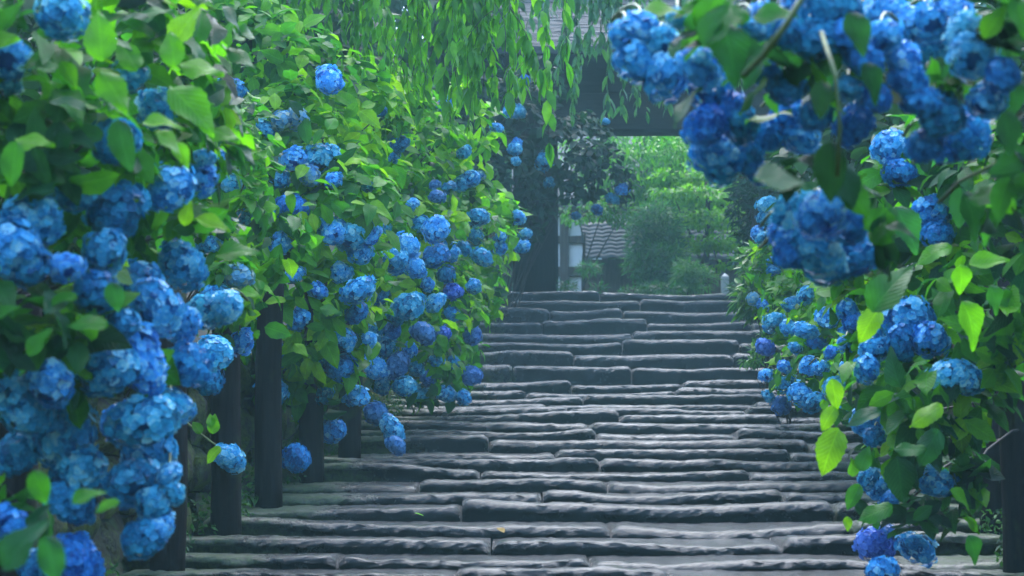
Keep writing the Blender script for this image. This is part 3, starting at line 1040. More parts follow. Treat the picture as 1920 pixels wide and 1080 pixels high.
bush('hydrangea_bush', 'tall bright green hydrangea with scattered blue heads, left of the middle steps', (-2.1, 9.6),
     [(500, 140, 9.6, 150, 120, .5), (540, 300, 9.3, 150, 140, .55), (640, 240, 9.8, 120, 150, .55), (620, 430, 9.2, 150, 130, .55), (560, 560, 9.2, 130, 130, .5), (650, 620, 9.6, 90, 130, .45), (560, 720, 9.7, 90, 70, .35), (420, 60, 9.8, 120, 110, .5)],
     h_L2, .175, 2500, .165, (.62, .25), keepoff=.85, extra=[(7, 480, 700, 440, 760, 40, 60), (4, 420, 640, 180, 400, 30, 50)], tint_fn=low_leaf_tint, heroes=[(545, 378, 36, -85, 8.6, .6, .2), (660, 300, 36, 170, 8.6, .95, .2), (515, 565, 42, 185, 8.4, .85, .2), (565, 655, 36, -40, 8.4, .85, .2), (620, 580, 44, -10, 8.5, .5, .2)])
bush('hydrangea_bush', 'wide hydrangea crowded with blue and violet heads, halfway up the left side', (-1.6, 12.2),
     [(760, 300, 12.2, 120, 120, .6), (840, 330, 12.6, 90, 100, .55), (760, 440, 11.8, 120, 120, .6), (860, 430, 12.8, 90, 90, .5), (720, 560, 11.2, 110, 120, .55), (820, 560, 12.0, 90, 100, .5), (780, 660, 11.4, 100, 90, .45), (850, 680, 12.6, 60, 70, .35), (700, 200, 12.0, 110, 90, .5), (940, 420, 13.4, 48, 70, .3), (850, 230, 12.8, 90, 70, .4), (915, 520, 13.4, 40, 70, .3)],
     h_L3, .165, 3100, .152, (.66, .25), keepoff=.85, extra=[(9, 690, 860, 520, 760, 32, 54), (4, 700, 930, 280, 440, 22, 32)], tint_fn=low_leaf_tint)
bush('hydrangea_bush', 'dark shaded hydrangea with a few dim blue heads in front of the gate pillar', (-.15, 17.4),
     [(990, 230, 17.3, 80, 90, .5), (950, 330, 17.0, 60, 90, .45), (1050, 290, 17.5, 80, 100, .5), (1000, 160, 17.5, 60, 50, .4), (1120, 330, 17.8, 70, 60, .35), (1100, 260, 17.8, 50, 50, .35), (930, 200, 17.5, 50, 80, .4), (985, 400, 17.3, 45, 60, .3)],
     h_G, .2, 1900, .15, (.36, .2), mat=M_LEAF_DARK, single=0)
# right side
bush('hydrangea_bush', 'nearest hydrangea on the right, its huge blurred blue heads hanging from the top', (2.5, 5.4),
     [(1370, 70, 3.3, 130, 70, .15), (1560, 120, 3.4, 130, 110, .2), (1680, 200, 3.5, 100, 110, .2), (1860, 110, 3.4, 90, 130, .25), (1540, 330, 3.4, 90, 70, .15), (1640, 400, 3.6, 60, 80, .15), (1900, 330, 3.5, 60, 120, .2)],
     h_R1, .165, 420, .12, (.3, .18), nbranch=0, heroes=[
         (1470, 325, 120, 15, 2.9, .28, .4), (1555, 320, 110, -95, 3.0, .06, -.4), (1375, 95, 120, -70, 3.1, .2, .1), (1245, 15, 80, 10, 3.2, .6, .3), (1345, 45, 110, 60, 3.1, .35, .3), (1590, 350, 90, -80, 3.2, .15, 0), (1540, 185, 75, -95, 2.8, .05, -.3),
         (1865, 40, 80, 60, 3.2, .72, .2), (1890, 250, 90, -80, 3.1, .1, 0), (1640, 150, 80, -60, 3.2, .2, 0), (1830, 400, 95, -60, 3.6, .18, 0), (1410, 140, 70, -120, 3.0, .2, .1), (1300, 8, 80, 170, 3.2, .5, .2), (1610, 60, 90, -70, 3.1, .15, 0), (1890, 60, 95, -50, 3.3, .3, .2), (1905, 10, 80, 190, 3.3, .2, .2), (1870, 110, 80, -90, 3.4, .25, 0), (1895, 330, 90, -70, 3.5, .12, 0), (1900, 180, 80, -100, 3.4, .2, .1)])
bush('hydrangea_bush', 'leafy hydrangea with round blue heads down the right edge, beside the post', (2.5, 7.1),
     [(1740, 330, 6.0, 140, 120, .4), (1860, 400, 5.6, 110, 170, .4), (1700, 500, 6.2, 120, 110, .4), (1840, 580, 5.6, 120, 130, .4), (1740, 720, 5.8, 140, 100, .35), (1700, 840, 6.0, 90, 80, .3), (1640, 560, 6.4, 90, 120, .35), (1790, 900, 6.0, 60, 60, .2), (1690, 960, 6.0, 60, 50, .15)],
     h_R2, .155, 1600, .14, (.47, .22), keepoff=1.25, nbranch=1, tint_fn=low_leaf_tint, heroes=[
         (1565, 740, 62, -80, 5.4, .92, .1), (1552, 782, 50, -130, 5.4, .85, .6), (1555, 842, 88, -118, 5.3, .85, -.3), (1618, 780, 68, 195, 5.0, .3, .6), (1735, 778, 72, -150, 4.9, .85, .3), (1628, 605, 72, -130, 5.0, .82, .1), (1665, 535, 120, 60, 4.3, .34, .2), (1705, 840, 62, 175, 5.2, .33, .4),
         (1740, 840, 80, -120, 5.2, .3, .2), (1828, 605, 95, -60, 4.8, .8, .1), (1805, 525, 60, -80, 5.0, .75, .1), (1855, 490, 80, 10, 4.8, .7, .1), (1590, 982, 28, -90, 5.6, .85, .3), (1600, 932, 55, -120, 5.5, .55, .3), (1805, 930, 52, -25, 5.4, .75, .2), (1830, 1030, 60, -60, 5.2, .4, 0),
         (1640, 960, 70, 200, 5.4, .45, .3), (1870, 560, 60, -60, 4.8, .35, .2), (1750, 470, 70, 190, 5.0, .6, .3), (1705, 430, 100, -60, 4.6, .25, 0), (1800, 390, 80, -90, 4.8, .12, 0), (1620, 860, 50, 70, 5.4, .38, .4), (1690, 900, 90, -80, 5.6, .12, -.2)])
bush('hydrangea_bush', 'low hydrangea with many small blue heads halfway up the right side', (2.7, 10.5),
     [(1490, 580, 11.8, 60, 70, .4), (1560, 610, 10.5, 80, 90, .45), (1520, 690, 10.4, 60, 60, .35), (1610, 560, 9.6, 80, 100, .45), (1450, 500, 12.8, 40, 70, .3), (1600, 700, 9.0, 70, 70, .35), (1560, 480, 10.5, 80, 70, .4), (1460, 620, 12, 40, 50, .25), (1660, 640, 9.4, 80, 120, .4)],
     h_R3, .135, 1700, .13, (.68, .2), keepoff=.85, extra=[(7, 1430, 1600, 540, 760, 28, 44)], tint_fn=low_leaf_tint)


for a_, k_ in BUSHES:      # more heads inside the crowded parts, then every head known before any leaf
    L_ = lobes_of(a_[3])
    heads_ = list(a_[4])
    for (n_, x0, x1, y0, y1, w0, w1) in k_.get('extra', ()):
        tries = 0
        while n_ and tries < 400:
            tries += 1
            px, py, w = random.uniform(x0, x1), random.uniform(y0, y1), random.uniform(w0, w1)
            if all(math.hypot(px - h[0], py - h[1]) > .42 * (w + h[2]) for h in heads_):
                heads_.append((px, py, w, random.choice('bbbld' if a_[5] > .17 and w > 66 else 'bbblvlv')))
                n_ -= 1
    a_[4][:] = heads_
    all_heads += [head_at(h, a_[5], L_) for h in heads_]
for a_, k_ in BUSHES:
    build_bush(*a_, **k_)

TWIG_ROOT = [o for o in bpy.data.objects if o.get('label', '').startswith('hydrangea with a few sharp')][0]
hd_, hr_ = head_at((430, 858, 58, 'l'), .14, lobes_of([q for q in BUSHES[1][0][3]]))
mb = MB()
mb.tube(np.array([P(335, 780, hd_[1] + .25), P(365, 805, hd_[1] + .1), P(395, 828, hd_[1]), P(416, 842, hd_[1])]), [.006, .0055, .005, .004], 6)
mb.build('branch', M_STEM, TWIG_ROOT)
R1_ROOT = [o for o in bpy.data.objects if o.get('label', '').startswith('nearest hydrangea on the right')][0]
for pts_, ra in (([(1525, -40, 2.85), (1475, 45, 2.85), (1430, 105, 2.9), (1395, 140, 3.0)], .006), ([(1540, 60, 3.0), (1566, 140, 2.95), (1574, 240, 2.95), (1570, 330, 3.0)], .004), ([(1960, 250, 3.6), (1880, 300, 3.5), (1800, 340, 3.5), (1760, 380, 3.6)], .004)):
    mb = MB()
    mb.tube(np.array([P(*q) for q in pts_]), ra, 7)
    mb.build('branch', M_STEM, R1_ROOT)

# ------------------------------------------------------------------ weeping trees
def strand_mesh(seed, mat, L=1.2, leafl=.10, nl=46):
    r = np.random.default_rng(seed)
    m_ = 14
    t = np.linspace(0, 1, m_)
    hx = r.uniform(.15, .5)
    ang = r.uniform(0, 6.28)
    out = hx * L * (1 - (1 - t) ** 1.7)
    pts = np.stack([out * math.cos(ang), out * math.sin(ang), -L * (t ** 1.25) + .10 * L * np.sin(t * math.pi) * .6], -1)
    pts[:, :2] += np.cumsum(r.normal(0, .012, (m_, 2)), 0)
    mb = MB()
    mb.tube(pts, np.linspace(.005, .0018, m_), 4)
    s = r.uniform(.06, 1, nl)
    s.sort()
    idx = s * (m_ - 1)
    i0 = np.clip(idx.astype(int), 0, m_ - 2)
    fr = (idx - i0)[:, None]
    p = pts[i0] * (1 - fr) + pts[i0 + 1] * fr
    th = r.uniform(0, 6.28, nl)
    A = norm(np.stack([.55 * np.cos(th), .55 * np.sin(th), np.full(nl, -1.0)], -1) + r.normal(0, .2, (nl, 3)))
    N = norm(np.stack([np.cos(th), np.sin(th), np.full(nl, .7)], -1) + r.normal(0, .3, (nl, 3)))
    Xa, Ya, Za = frames(A, N)
    sz = leafl * r.uniform(.65, 1.2, nl)
    tv, tuv, tq = leaf_small(.38, .3, .25, True)
    V = p[:, None] + sz[:, None, None] * (tv[None, :, 0:1] * Xa[:, None] + tv[None, :, 1:2] * Ya[:, None] + tv[None, :, 2:3] * Za[:, None])
    k = len(tv)
    tw = np.concatenate(mb.v)
    nv = nl * k
    q = (tq[None] + (np.arange(nl) * k)[:, None, None]).reshape(-1, 4)
    sq = np.concatenate(mb.q) + nv
    st_ = np.concatenate(mb.t) + nv
    base = r.uniform(.3, .65)
    tint = np.concatenate([np.repeat(np.clip(r.normal(base, .2, nl) + .15 * s, 0, 1), k), np.zeros(len(tw))])
    fl = [np.concatenate([q, sq]), st_]
    mi = np.concatenate([np.zeros(len(q)), np.ones(len(sq) + len(st_))])
    uv = np.concatenate([np.tile(tuv, (nl, 1)), np.zeros((len(tw), 2))])
    return mk('hanging_branch', np.concatenate([V.reshape(-1, 3), tw]), fl, [mat, M_TWIG], uv=uv, attrs={'tint': tint}, mat_idx=mi)


def weeping_tree(label, base, limbs, strands, mat, seed, leafl, nvar=9):
    zb = float(terrain(np.array([[base[0]]]), np.array([[base[1]]]))[0, 0]) - .1
    t = thing('weeping_tree', (base[0], base[1], zb), label, 'tree', 'weeping trees over the stairs')
    mb = MB()
    b = np.array([base[0], base[1], zb])
    top = b + np.array([.2, .1, 4.2])
    tt = np.linspace(0, 1, 10)[:, None]
    pts = b * (1 - tt) + top * tt
    pts[:, 0] += .12 * np.sin(tt[:, 0] * 5)
    mb.tube(pts, np.linspace(.22, .12, 10), 12, wob=.15)
    mb.build('trunk', M_BARK, t)
    for e in limbs:
        mb = MB()
        e = np.array(e)
        m1 = (top * .6 + e * .4) + np.array([0, 0, .8])
        s0 = top - np.array([0, 0, .6])
        pts = (1 - tt) ** 2 * s0 + 2 * tt * (1 - tt) * m1 + tt ** 2 * e
        mb.tube(pts, np.linspace(.09, .02, 10), 8, wob=.12)
        mb.build('limb', M_BARK, t)
    var = [strand_mesh(seed + i, mat, 1.25, leafl, 40) for i in range(nvar)]
    for (px, py, d, L) in strands:
        o = bpy.data.objects.new('hanging_branch', random.choice(var))
        C.objects.link(o)
        o.parent = t
        o.location = Vector(P(px, py, d)) - t.location
        o.rotation_euler = (0, 0, random.uniform(0, 6.28))
        k = L / 1.25
        o.scale = (k * random.uniform(.8, 1.1),) * 2 + (k,)
    return t


def strands_in(spec):
    out_ = []
    for (n, x0, x1, yend0, yend1, d0, d1) in spec:
        for _ in range(n):
            f = random.random()
            px = x0 + (x1 - x0) * f
            d = random.uniform(d0, d1)
            L = random.uniform(.7, 1.35)
            ye = yend0 + (yend1 - yend0) * f + random.uniform(-70, 20)
            out_.append((px, ye - L * .93 * FPX / d, d, L))
    return out_


weeping_tree('weeping tree with bright yellow green leaves hanging over the left hedge and steps', (-3.4, 11.0),
             [P(600, -150, 10.5), P(760, -160, 10.3), P(900, -140, 10.8), P(860, -60, 10.5), P(970, -100, 11.4)],
             strands_in([(20, 640, 900, 130, 215, 10.0, 11.6), (14, 780, 930, 190, 235, 10.2, 11.4), (16, 470, 680, 60, 110, 10.2, 11.6), (9, 940, 990, 105, 160, 10.6, 11.2), (4, 880, 945, 260, 290, 10.4, 10.9), (8, 560, 800, 150, 200, 10.8, 11.6)]), M_WEEP, 100, .155)
weeping_tree('weeping tree with dull grey green leaves hanging in front of the gate roof', (4.6, 15.0),
             [P(1080, -120, 14.8), P(1180, -140, 14.4), P(1290, -60, 14.8), P(1010, -100, 15.2), P(1330, 60, 15.5)],
             strands_in([(13, 990, 1130, 60, 100, 14.2, 15.8), (13, 1100, 1230, 100, 190, 14.2, 15.6), (9, 1180, 1290, 170, 225, 14.4, 15.6), (3, 1055, 1085, 190, 200, 14.4, 15.0), (4, 1060, 1200, 180, 240, 14.8, 15.6), (14, 1330, 1640, 150, 320, 14.0, 16.0)]), M_WEEPD, 200, .15)

# ------------------------------------------------------------------ gate
GD = 19.3
s_ = GD / FPX


def gx(px, d=GD):
    return (px - 960) / FPX * d


def gzz(py, d=GD):
    return float(P(960, py, d)[2])


zf = TOPZ
gate = thing('temple_gate', (gx(1230), GD, zf), 'dark timber temple gate with a shingled roof at the head of the stairs', 'gate')
for (px0, px1, dy) in ((962, 1044, 0), (1415, 1497, 0), (985, 1048, 2.2), (1415, 1470, 2.2)):
    mb = MB()
    mb.box((gx(px0, GD + dy), GD + dy, zf - .1), (gx(px1, GD + dy), GD + dy + .42, gzz(180)), .03)
    mb.build('pillar', M_GATE, gate)
    mb = MB()
    mb.box((gx(px0, GD + dy) - .06, GD + dy - .06, zf - .12), (gx(px1, GD + dy) + .06, GD + dy + .48, zf + .16), .03)
    mb.build('pillar_base', M_MOSS, gate)
mb = MB()
mb.box((gx(880), GD - .06, gzz(243)), (gx(1580), GD + .36, gzz(176)), .02)
mb.build('lintel', M_GATEH, gate)
mb = MB()
mb.box((gx(900), GD + .02, gzz(175)), (gx(1560), GD + .26, gzz(100)), .015)
mb.build('gable_board', M_GATEH, gate)
mb = MB()
mb.box((gx(880), GD + 2.1, gzz(236, GD + 2.3)), (gx(1580), GD + 2.5, gzz(185, GD + 2.3)), .02)
mb.build('rear_beam', M_GATEH, gate)
for k, px in enumerate(np.arange(905, 1560, 30)):     # rafters under the eave
    mb = MB()
    z0 = gzz(92, GD - .75)
    x = gx(px)
    mb.add([(x - .035, GD - .72, z0), (x + .035, GD - .72, z0), (x - .035, GD - .72, z0 + .09), (x + .035, GD - .72, z0 + .09),
            (x - .035, GD + 1.3, z0 + 1.2), (x + .035, GD + 1.3, z0 + 1.2), (x - .035, GD + 1.3, z0 + 1.3), (x + .035, GD + 1.3, z0 + 1.3)],
           [(0, 1, 3, 2), (4, 6, 7, 5), (0, 4, 5, 1), (2, 3, 7, 6), (0, 2, 6, 4), (1, 5, 7, 3)])
    mb.build('rafter', M_GATEH, gate, smooth=False)
# roof of overlapping shingle courses
x0, x1 = gx(845), gx(1640)
slope = R(31)
ez = gzz(86, GD - .85)
ncourse = 36
for k in range(ncourse):
    yy, zz = GD - .85 + k * .058 * math.cos(slope), ez + k * .058 * math.sin(slope) * 1.06
    n_ = 70
    X = np.linspace(x0, x1, n_ + 1)
    wz = .007 * vnoise(np.stack([X * 3, 0 * X + k * 3.1, 0 * X], -1)) + .006 * vnoise(np.stack([X * 11, 0 * X + k * 5.1, 0 * X], -1))
    wy = .018 * vnoise(np.stack([X * 6, 0 * X + k * 2.3, 0 * X + 7], -1))
    th_ = .085 if k == 0 else .026
    prof = [(.22, -.02 - th_ + .125), (0.0, -th_), (0, 0), (.015, .006), (.09, .055)]
    V = np.zeros((n_ + 1, 5, 3))
    for j, (a, b) in enumerate(prof):
        V[:, j] = np.stack([X, yy + a + wy * (0 < j < 4), zz + b + wz * (0 < j < 4)], -1)
    q = [(i * 5 + j, (i + 1) * 5 + j, (i + 1) * 5 + j + 1, i * 5 + j + 1) for i in range(n_) for j in range(4)]
    q += [(i * 5 + 4, (i + 1) * 5 + 4, (i + 1) * 5, i * 5) for i in range(n_)]
    me = mk('shingle_course', V.reshape(-1, 3) - np.array(gate.location), np.array(q), M_SHINGLE, smooth=False)
    ob('shingle_course', me, gate)
ry = GD - .85 + ncourse * .058 * math.cos(slope)
rz = ez + ncourse * .058 * math.sin(slope) * 1.06
mb = MB()
mb.box((x0 - .05, ry, rz - .05), (x1 + .05, ry + .4, rz + .25), .04)
mb.build('ridge', M_SHINGLE, gate)
mb = MB()
mb.add([(x0, ry + .38, rz), (x1, ry + .38, rz), (x1, ry + 1.3, rz - .42), (x0, ry + 1.3, rz - .42), (x0, ry + .38, rz - .12), (x1, ry + .38, rz - .12), (x1, ry + 1.3, rz - .54), (x0, ry + 1.3, rz - .54)],
       [(0, 1, 2, 3), (7, 6, 5, 4), (0, 4, 5, 1), (3, 2, 6, 7), (0, 3, 7, 4), (1, 5, 6, 2)])
mb.build('rear_roof', M_SHINGLE, gate, smooth=False)

# ------------------------------------------------------------------ buildings and walls beyond the gate
BD = 27.0


def bx_(px):
    return gx(px, BD)


def bz_(py):
    return gzz(py, BD)


house = thing('temple_building', (bx_(1060), BD, zf - .02), 'white plastered building with brown timber frame seen through the gate', 'building')
zbot = zf - .05
for (a, b, c, d_) in ((1030, 1051, 400, 560), (1068, 1131, 400, 441), (1068, 1131, 455, 499), (1068, 1131, 517, 560), (1131, 1180, 398, 414)):
    mb = MB()
    mb.box((bx_(a), BD + .1, max(bz_(d_), zbot)), (bx_(b), BD + .25, bz_(c)))
    mb.build('plaster_panel', M_PLASTER, house, smooth=False)
for (a, b) in ((1051, 1068), (1096, 1110), (1131, 1142)):
    mb = MB()
    mb.box((bx_(a), BD, zbot), (bx_(b), BD + .22, bz_(385)), .01)
    mb.build('timber_post', M_TIMBER, house, smooth=False)
for (c, d_) in ((441, 455), (499, 517), (385, 398)):
    mb = MB()
    mb.box((bx_(1020), BD + .04, bz_(d_)), (bx_(1185), BD + .2, bz_(c)), .008)
    mb.build('timber_beam', M_TIMBER, house, smooth=False)
mb = MB()
ze = bz_(380)
mb.add([(bx_(960), BD - .25, ze), (bx_(1220), BD - .25, ze), (bx_(1220), BD + 2.5, ze + 1.9), (bx_(960), BD + 2.5, ze + 1.9), (bx_(960), BD - .25, ze - .12), (bx_(1220), BD - .25, ze - .12), (bx_(1220), BD + 2.5, ze + 1.78), (bx_(960), BD + 2.5, ze + 1.78)],
       [(3, 2, 1, 0), (4, 5, 6, 7), (0, 1, 5, 4), (3, 7, 6, 2), (0, 4, 7, 3), (1, 2, 6, 5)])
mb.build('roof', M_TILE, house, smooth=False)

wallt = thing('tiled_garden_wall', (bx_(1240), BD - 1.5, zf - .02), 'long garden wall with rows of wavy grey tiles behind the shrubs', 'wall')
WD = BD - 1.6
mb = MB()
mb.box((gx(1098, WD), WD + .25, zbot), (gx(1420, WD), WD + .6, gzz(482, WD)))
mb.build('wall_body', M_TIMBER, wallt, smooth=False)
for k in range(9):
    yy = WD - .25 + k * .085
    zz = gzz(486, WD) + k * .075
    X = np.linspace(gx(1094, WD), gx(1425, WD), 330)
    wv = .022 * np.abs(np.sin(X * math.pi / .20 + .0)) + .006 * np.sin(X * 9)
    V = np.zeros((len(X), 4, 3))
    for j, (a, b) in enumerate(((.0, -.035), (0, 0), (.10, .06), (.12, -.0))):
        V[:, j] = np.stack([X, yy + a + 0 * X, zz + b + wv * (j < 3)], -1)
    q = [(i * 4 + j, (i + 1) * 4 + j, (i + 1) * 4 + j + 1, i * 4 + j + 1) for i in range(len(X) - 1) for j in range(3)]
    ob('tile_row', mk('tile_row', V.reshape(-1, 3) - np.array(wallt.location), np.array(q), M_TILE), wallt)

pd = 22.0
sg = thing('marker_post', (gx(1364, pd), pd, zf), 'slim white marker post standing beyond the gate', 'post')
mb = MB()
mb.box((gx(1357, pd), pd, zf - .05), (gx(1371, pd), pd + .1, gzz(518, pd)), .008)
mb.build('shaft', M_PLASTER, sg, smooth=False)
mb = MB()
zt = gzz(518, pd)
xa, xb = gx(1357, pd), gx(1371, pd)
mb.add([(xa, pd, zt), (xb, pd, zt), (xb, pd + .1, zt), (xa, pd + .1, zt), ((xa + xb) / 2, pd + .05, zt + .05)], None, [(0, 1, 4), (1, 2, 4), (2, 3, 4), (3, 0, 4)])
mb.build('pointed_cap', M_PLASTER, sg, smooth=False)


# ------------------------------------------------------------------ other shrubs and trees
def crown(root, lobes, n, size, mat, tint, tpls, layered=0.0, name='crown', shell=.5, droop=.4, up=.8):
    """lobes in world space: (centre, radii)"""
    area = np.array([r[0] * r[2] + r[0] * r[1] + r[1] * r[2] for _, r in lobes])
    k = rng.choice(len(lobes), size=n, p=area / area.sum())
    dirs = norm(rng.normal(0, 1, (n, 3)))
    cen = np.array([c for c, _ in lobes])[k]
    rad = np.array([r for _, r in lobes])[k]
    pos = cen + dirs * rad * (1.08 - shell * rng.random(n) ** 1.4)[:, None]
    # clumps with gaps
    cl = vnoise(pos * 1.9 + 11) + .6 * vnoise(pos * 4.1 + 5)
    keep = cl > -.35
    pos, dirs = pos[keep], dirs[keep]
    n = len(pos)
    if layered:
        pos[:, 2] = pos[:, 2] * (1 - layered) + layered * (np.round(pos[:, 2] / .35 + .3 * vnoise(pos * .8)) * .35)
    A = norm(dirs + rng.normal(0, .8, (n, 3)) + np.array([0, 0, -droop]))
    N = norm(.5 * dirs + np.array([0, -.1, up]) + rng.normal(0, .4, (n, 3)))
    tn = np.clip(rng.normal(tint[0], tint[1], n) + .25 * vnoise(pos * 1.3 + 3), 0, 1)
    return joined_leaves(name, mat, root, pos, A, N, size * rng.uniform(.6, 1.3, n), tn, tpls)


def tree(name, label, base, height, lobes, n, size, mat, tint, tpls, group=None, r0=.16, cat='tree', lean=(0, 0), **kw):
    bz = float(terrain(np.array([[base[0]]]), np.array([[base[1]]]))[0, 0]) - .05
    t = thing(name, (base[0], base[1], bz), label, cat, group)
    mb = MB()
    u = np.linspace(0, 1, 10)
    pts = np.stack([base[0] + lean[0] * u + .05 * height / 5 * np.sin(u * 6 + base[0]), base[1] + lean[1] * u, bz + height * u], -1)
    mb.tube(pts, np.linspace(r0, r0 * .35, 10), 10, wob=.15)
    mb.build('trunk', M_BARK, t)
    for (c, r) in lobes[:7]:
        mb = MB()
        i = random.randint(4, 8)
        s0 = pts[i]
        e = np.array(c) + np.array([0, 0, -.1])
        m1 = s0 * .5 + e * .5 + np.array([0, 0, .1 * height / 3])
        tt = np.linspace(0, 1, 7)[:, None]
        mb.tube((1 - tt) ** 2 * s0 + 2 * tt * (1 - tt) * m1 + tt ** 2 * e, np.linspace(r0 * .4, r0 * .12, 7), 7)
        mb.build('limb', M_BARK, t)
    crown(t, [(np.array(c), np.array(r)) for c, r in lobes], n, size, mat, tint, tpls, **kw)
    return t


def W(px, py, d, rx, ry, rd):
    return (P(px, py, d), np.array([rx * d / FPX, rd, ry * d / FPX]))


GT = 'garden trees beyond the gate'
tree('maple_tree', 'bright lime green maple with layered leaves, right of centre beyond the gate', (gx(1330, 23.5), 23.5), 2.4,
     [W(1300, 385, 23.2, 70, 40, .7), W(1350, 430, 23.0, 60, 45, .6), W(1290, 450, 23.0, 50, 35, .5), W(1330, 350, 23.6, 60, 30, .7), W(1345, 480, 22.8, 40, 25, .4), W(1260, 350, 23, 40, 30, .5), W(1400, 400, 23.5, 60, 50, .6)],
     6500, .09, M_MAPLE, (.8, .2), TPL_TINY, GT, .07, layered=.6)
tree('maple_tree', 'mid green tree filling the space under the gate beam', (gx(1235, 25.0), 25.0), 3.2,
     [W(1210, 310, 24.5, 90, 50, .9), W(1290, 300, 24.3, 80, 50, .8), W(1150, 330, 25, 60, 50, .7), W(1350, 300, 24.5, 70, 60, .8), W(1240, 370, 24.8, 60, 40, .6), W(1120, 280, 25, 70, 50, .7), W(1190, 235, 25.3, 90, 60, .8), W(1290, 240, 25.3, 90, 60, .8), W(1390, 250, 25.3, 70, 60, .8)],
     9500, .12, M_WEEP, (.5, .24), TPL_LANCE, GT, .09, droop=1.2)
tree('garden_tree', 'thin trunked tree with sparse leaves before the white wall', (gx(1097, 24.0), 24.0), 1.75,
     [W(1085, 395, 24, 38, 24, .4), W(1130, 385, 24, 40, 26, .4), W(1160, 400, 24, 30, 22, .3)], 900, .09, M_MAPLE, (.4, .2), TPL_TINY, GT, .045)
tree('fuzzy_shrub', 'soft grey green feathery shrub in the middle beyond the gate', (gx(1205, 22.5), 22.5), .9,
     [W(1205, 450, 22.4, 30, 40, .35), W(1230, 430, 22.5, 45, 50, .4), W(1222, 500, 22.2, 48, 45, .4), W(1190, 522, 22.2, 26, 22, .3), W(1255, 490, 22.3, 35, 50, .35)],
     9000, .13, M_FUZZ, (.45, .22), TPL_NEEDLE, 'garden shrubs beyond the gate', .05, cat='shrub', up=.3)
tree('fuzzy_shrub', 'small fresh green feathery shrub right of the grey green one', (gx(1302, 21.5), 21.5), .5,
     [W(1300, 505, 21.5, 34, 22, .3), W(1310, 525, 21.4, 30, 18, .25), W(1285, 525, 21.4, 20, 18, .2)], 3000, .11, M_FUZZ, (.75, .2), TPL_NEEDLE, 'garden shrubs beyond the gate', .03, cat='shrub', up=.3)
tree('fuzzy_shrub', 'low dark tuft of shrub at the foot of the white wall', (gx(1080, 21.5), 21.5), .3,
     [W(1062, 540, 21.4, 16, 10, .15), W(1105, 502, 22.5, 22, 8, .2), W(1120, 542, 21.3, 14, 7, .15)], 700, .11, M_FUZZ, (.3, .2), TPL_NEEDLE, 'garden shrubs beyond the gate', .02, cat='shrub', up=.3)
tree('fuzzy_shrub', 'low green shrubs just above the top step under the feathery shrub', (gx(1250, 20.6), 20.6), .25,
     [W(1190, 547, 20.6, 30, 5, .15), W(1240, 543, 20.6, 40, 9, .2), W(1395, 538, 20.8, 26, 14, .2)], 1500, .10, M_FUZZ, (.5, .25), TPL_NEEDLE, 'garden shrubs beyond the gate', .02, cat='shrub', up=.3)
tree('evergreen_shrub', 'tall dark evergreen with narrow leaves right of the gate opening', (gx(1425, 18.6), 18.6), 1.6,
     [W(1405, 400, 18.6, 34, 50, .35), W(1440, 430, 18.8, 45, 70, .4), W(1405, 470, 18.6, 28, 45, .3), W(1420, 350, 18.8, 40, 40, .35), W(1460, 360, 18.8, 50, 60, .4), W(1500, 420, 18.6, 60, 90, .4)],
     4200, .13, M_LANCE, (.22, .16), TPL_LANCE, None, .05, cat='shrub', up=.5)
tree('rhododendron_shrub', 'light green narrow leaved shrub at the right end of the upper steps', (gx(1440, 14.6), 14.6), .7,
     [W(1425, 495, 14.4, 32, 38, .25), W(1415, 555, 14.2, 30, 40, .25), W(1445, 530, 14.4, 35, 50, .3), W(1440, 470, 14.6, 25, 25, .2)],
     1500, .12, M_LANCE, (.85, .2), TPL_LANCE, None, .03, cat='shrub', up=.6)
tree('azalea_shrub', 'small leaved green shrub hanging over the right ends of the steps', (gx(1480, 12.2), 12.2), .35,
     [W(1455, 635, 12.0, 34, 26, .2), W(1430, 655, 12.0, 24, 12, .15), W(1415, 678, 11.9, 24, 6, .1), W(1490, 650, 12.2, 30, 26, .2)],
     1600, .045, M_LANCE, (.7, .2), TPL_LANCE, None, .02, cat='shrub', up=.6)
# trees behind the hedges
BT = 'woodland trees behind the hedges'
tree('woodland_tree', 'dark evergreen woodland tree behind the left hedge at the top', (-3.2, 14.5), 6.0,
     [W(420, 40, 13.6, 150, 110, .9), W(560, 0, 14.2, 150, 130, 1.0), W(300, -60, 14, 200, 160, 1.1), W(650, 120, 14.5, 120, 110, .8), W(500, 150, 14, 160, 110, .8)], 4200, .15, M_WOODS, (.35, .22), TPL_SMALL, BT, .2)
tree('woodland_tree', 'leafy woodland tree behind the left hedge, left of the gate', (-2.3, 18.8), 6.0,
     [W(760, 40, 18.5, 140, 130, 1.1), W(860, 160, 18.8, 90, 110, .8), W(700, 200, 18, 130, 130, .9), W(880, 10, 19, 90, 100, .8), W(820, 320, 18.8, 90, 110, .8)], 5200, .16, M_WOODS, (.45, .22), TPL_SMALL, BT, .2)
tree('woodland_tree', 'shaded woodland tree behind the right hedge, above the blue heads', (4.8, 12.5), 6.0,
     [W(1700, 100, 11.5, 220, 180, 1.0), W(1850, 300, 11, 200, 200, .9), W(1560, 60, 13, 140, 120, .9), W(1640, 330, 11.5, 160, 150, .8), W(1850, 560, 10.8, 150, 160, .7), W(1560, 330, 13.5, 110, 120, .7)], 6000, .16, M_WOODS, (.5, .22), TPL_SMALL, BT, .2)
tree('woodland_tree', 'woodland tree at the left behind the nearest hydrangea', (-4.4, 8.0), 5.0,
     [W(-20, 200, 7.2, 260, 300, .8), W(60, 520, 7.4, 200, 250, .6), W(-150, 500, 7, 250, 300, .8), W(180, 80, 9.5, 200, 180, .6)], 3200, .16, M_WOODS, (.3, .2), TPL_SMALL, BT, .2)

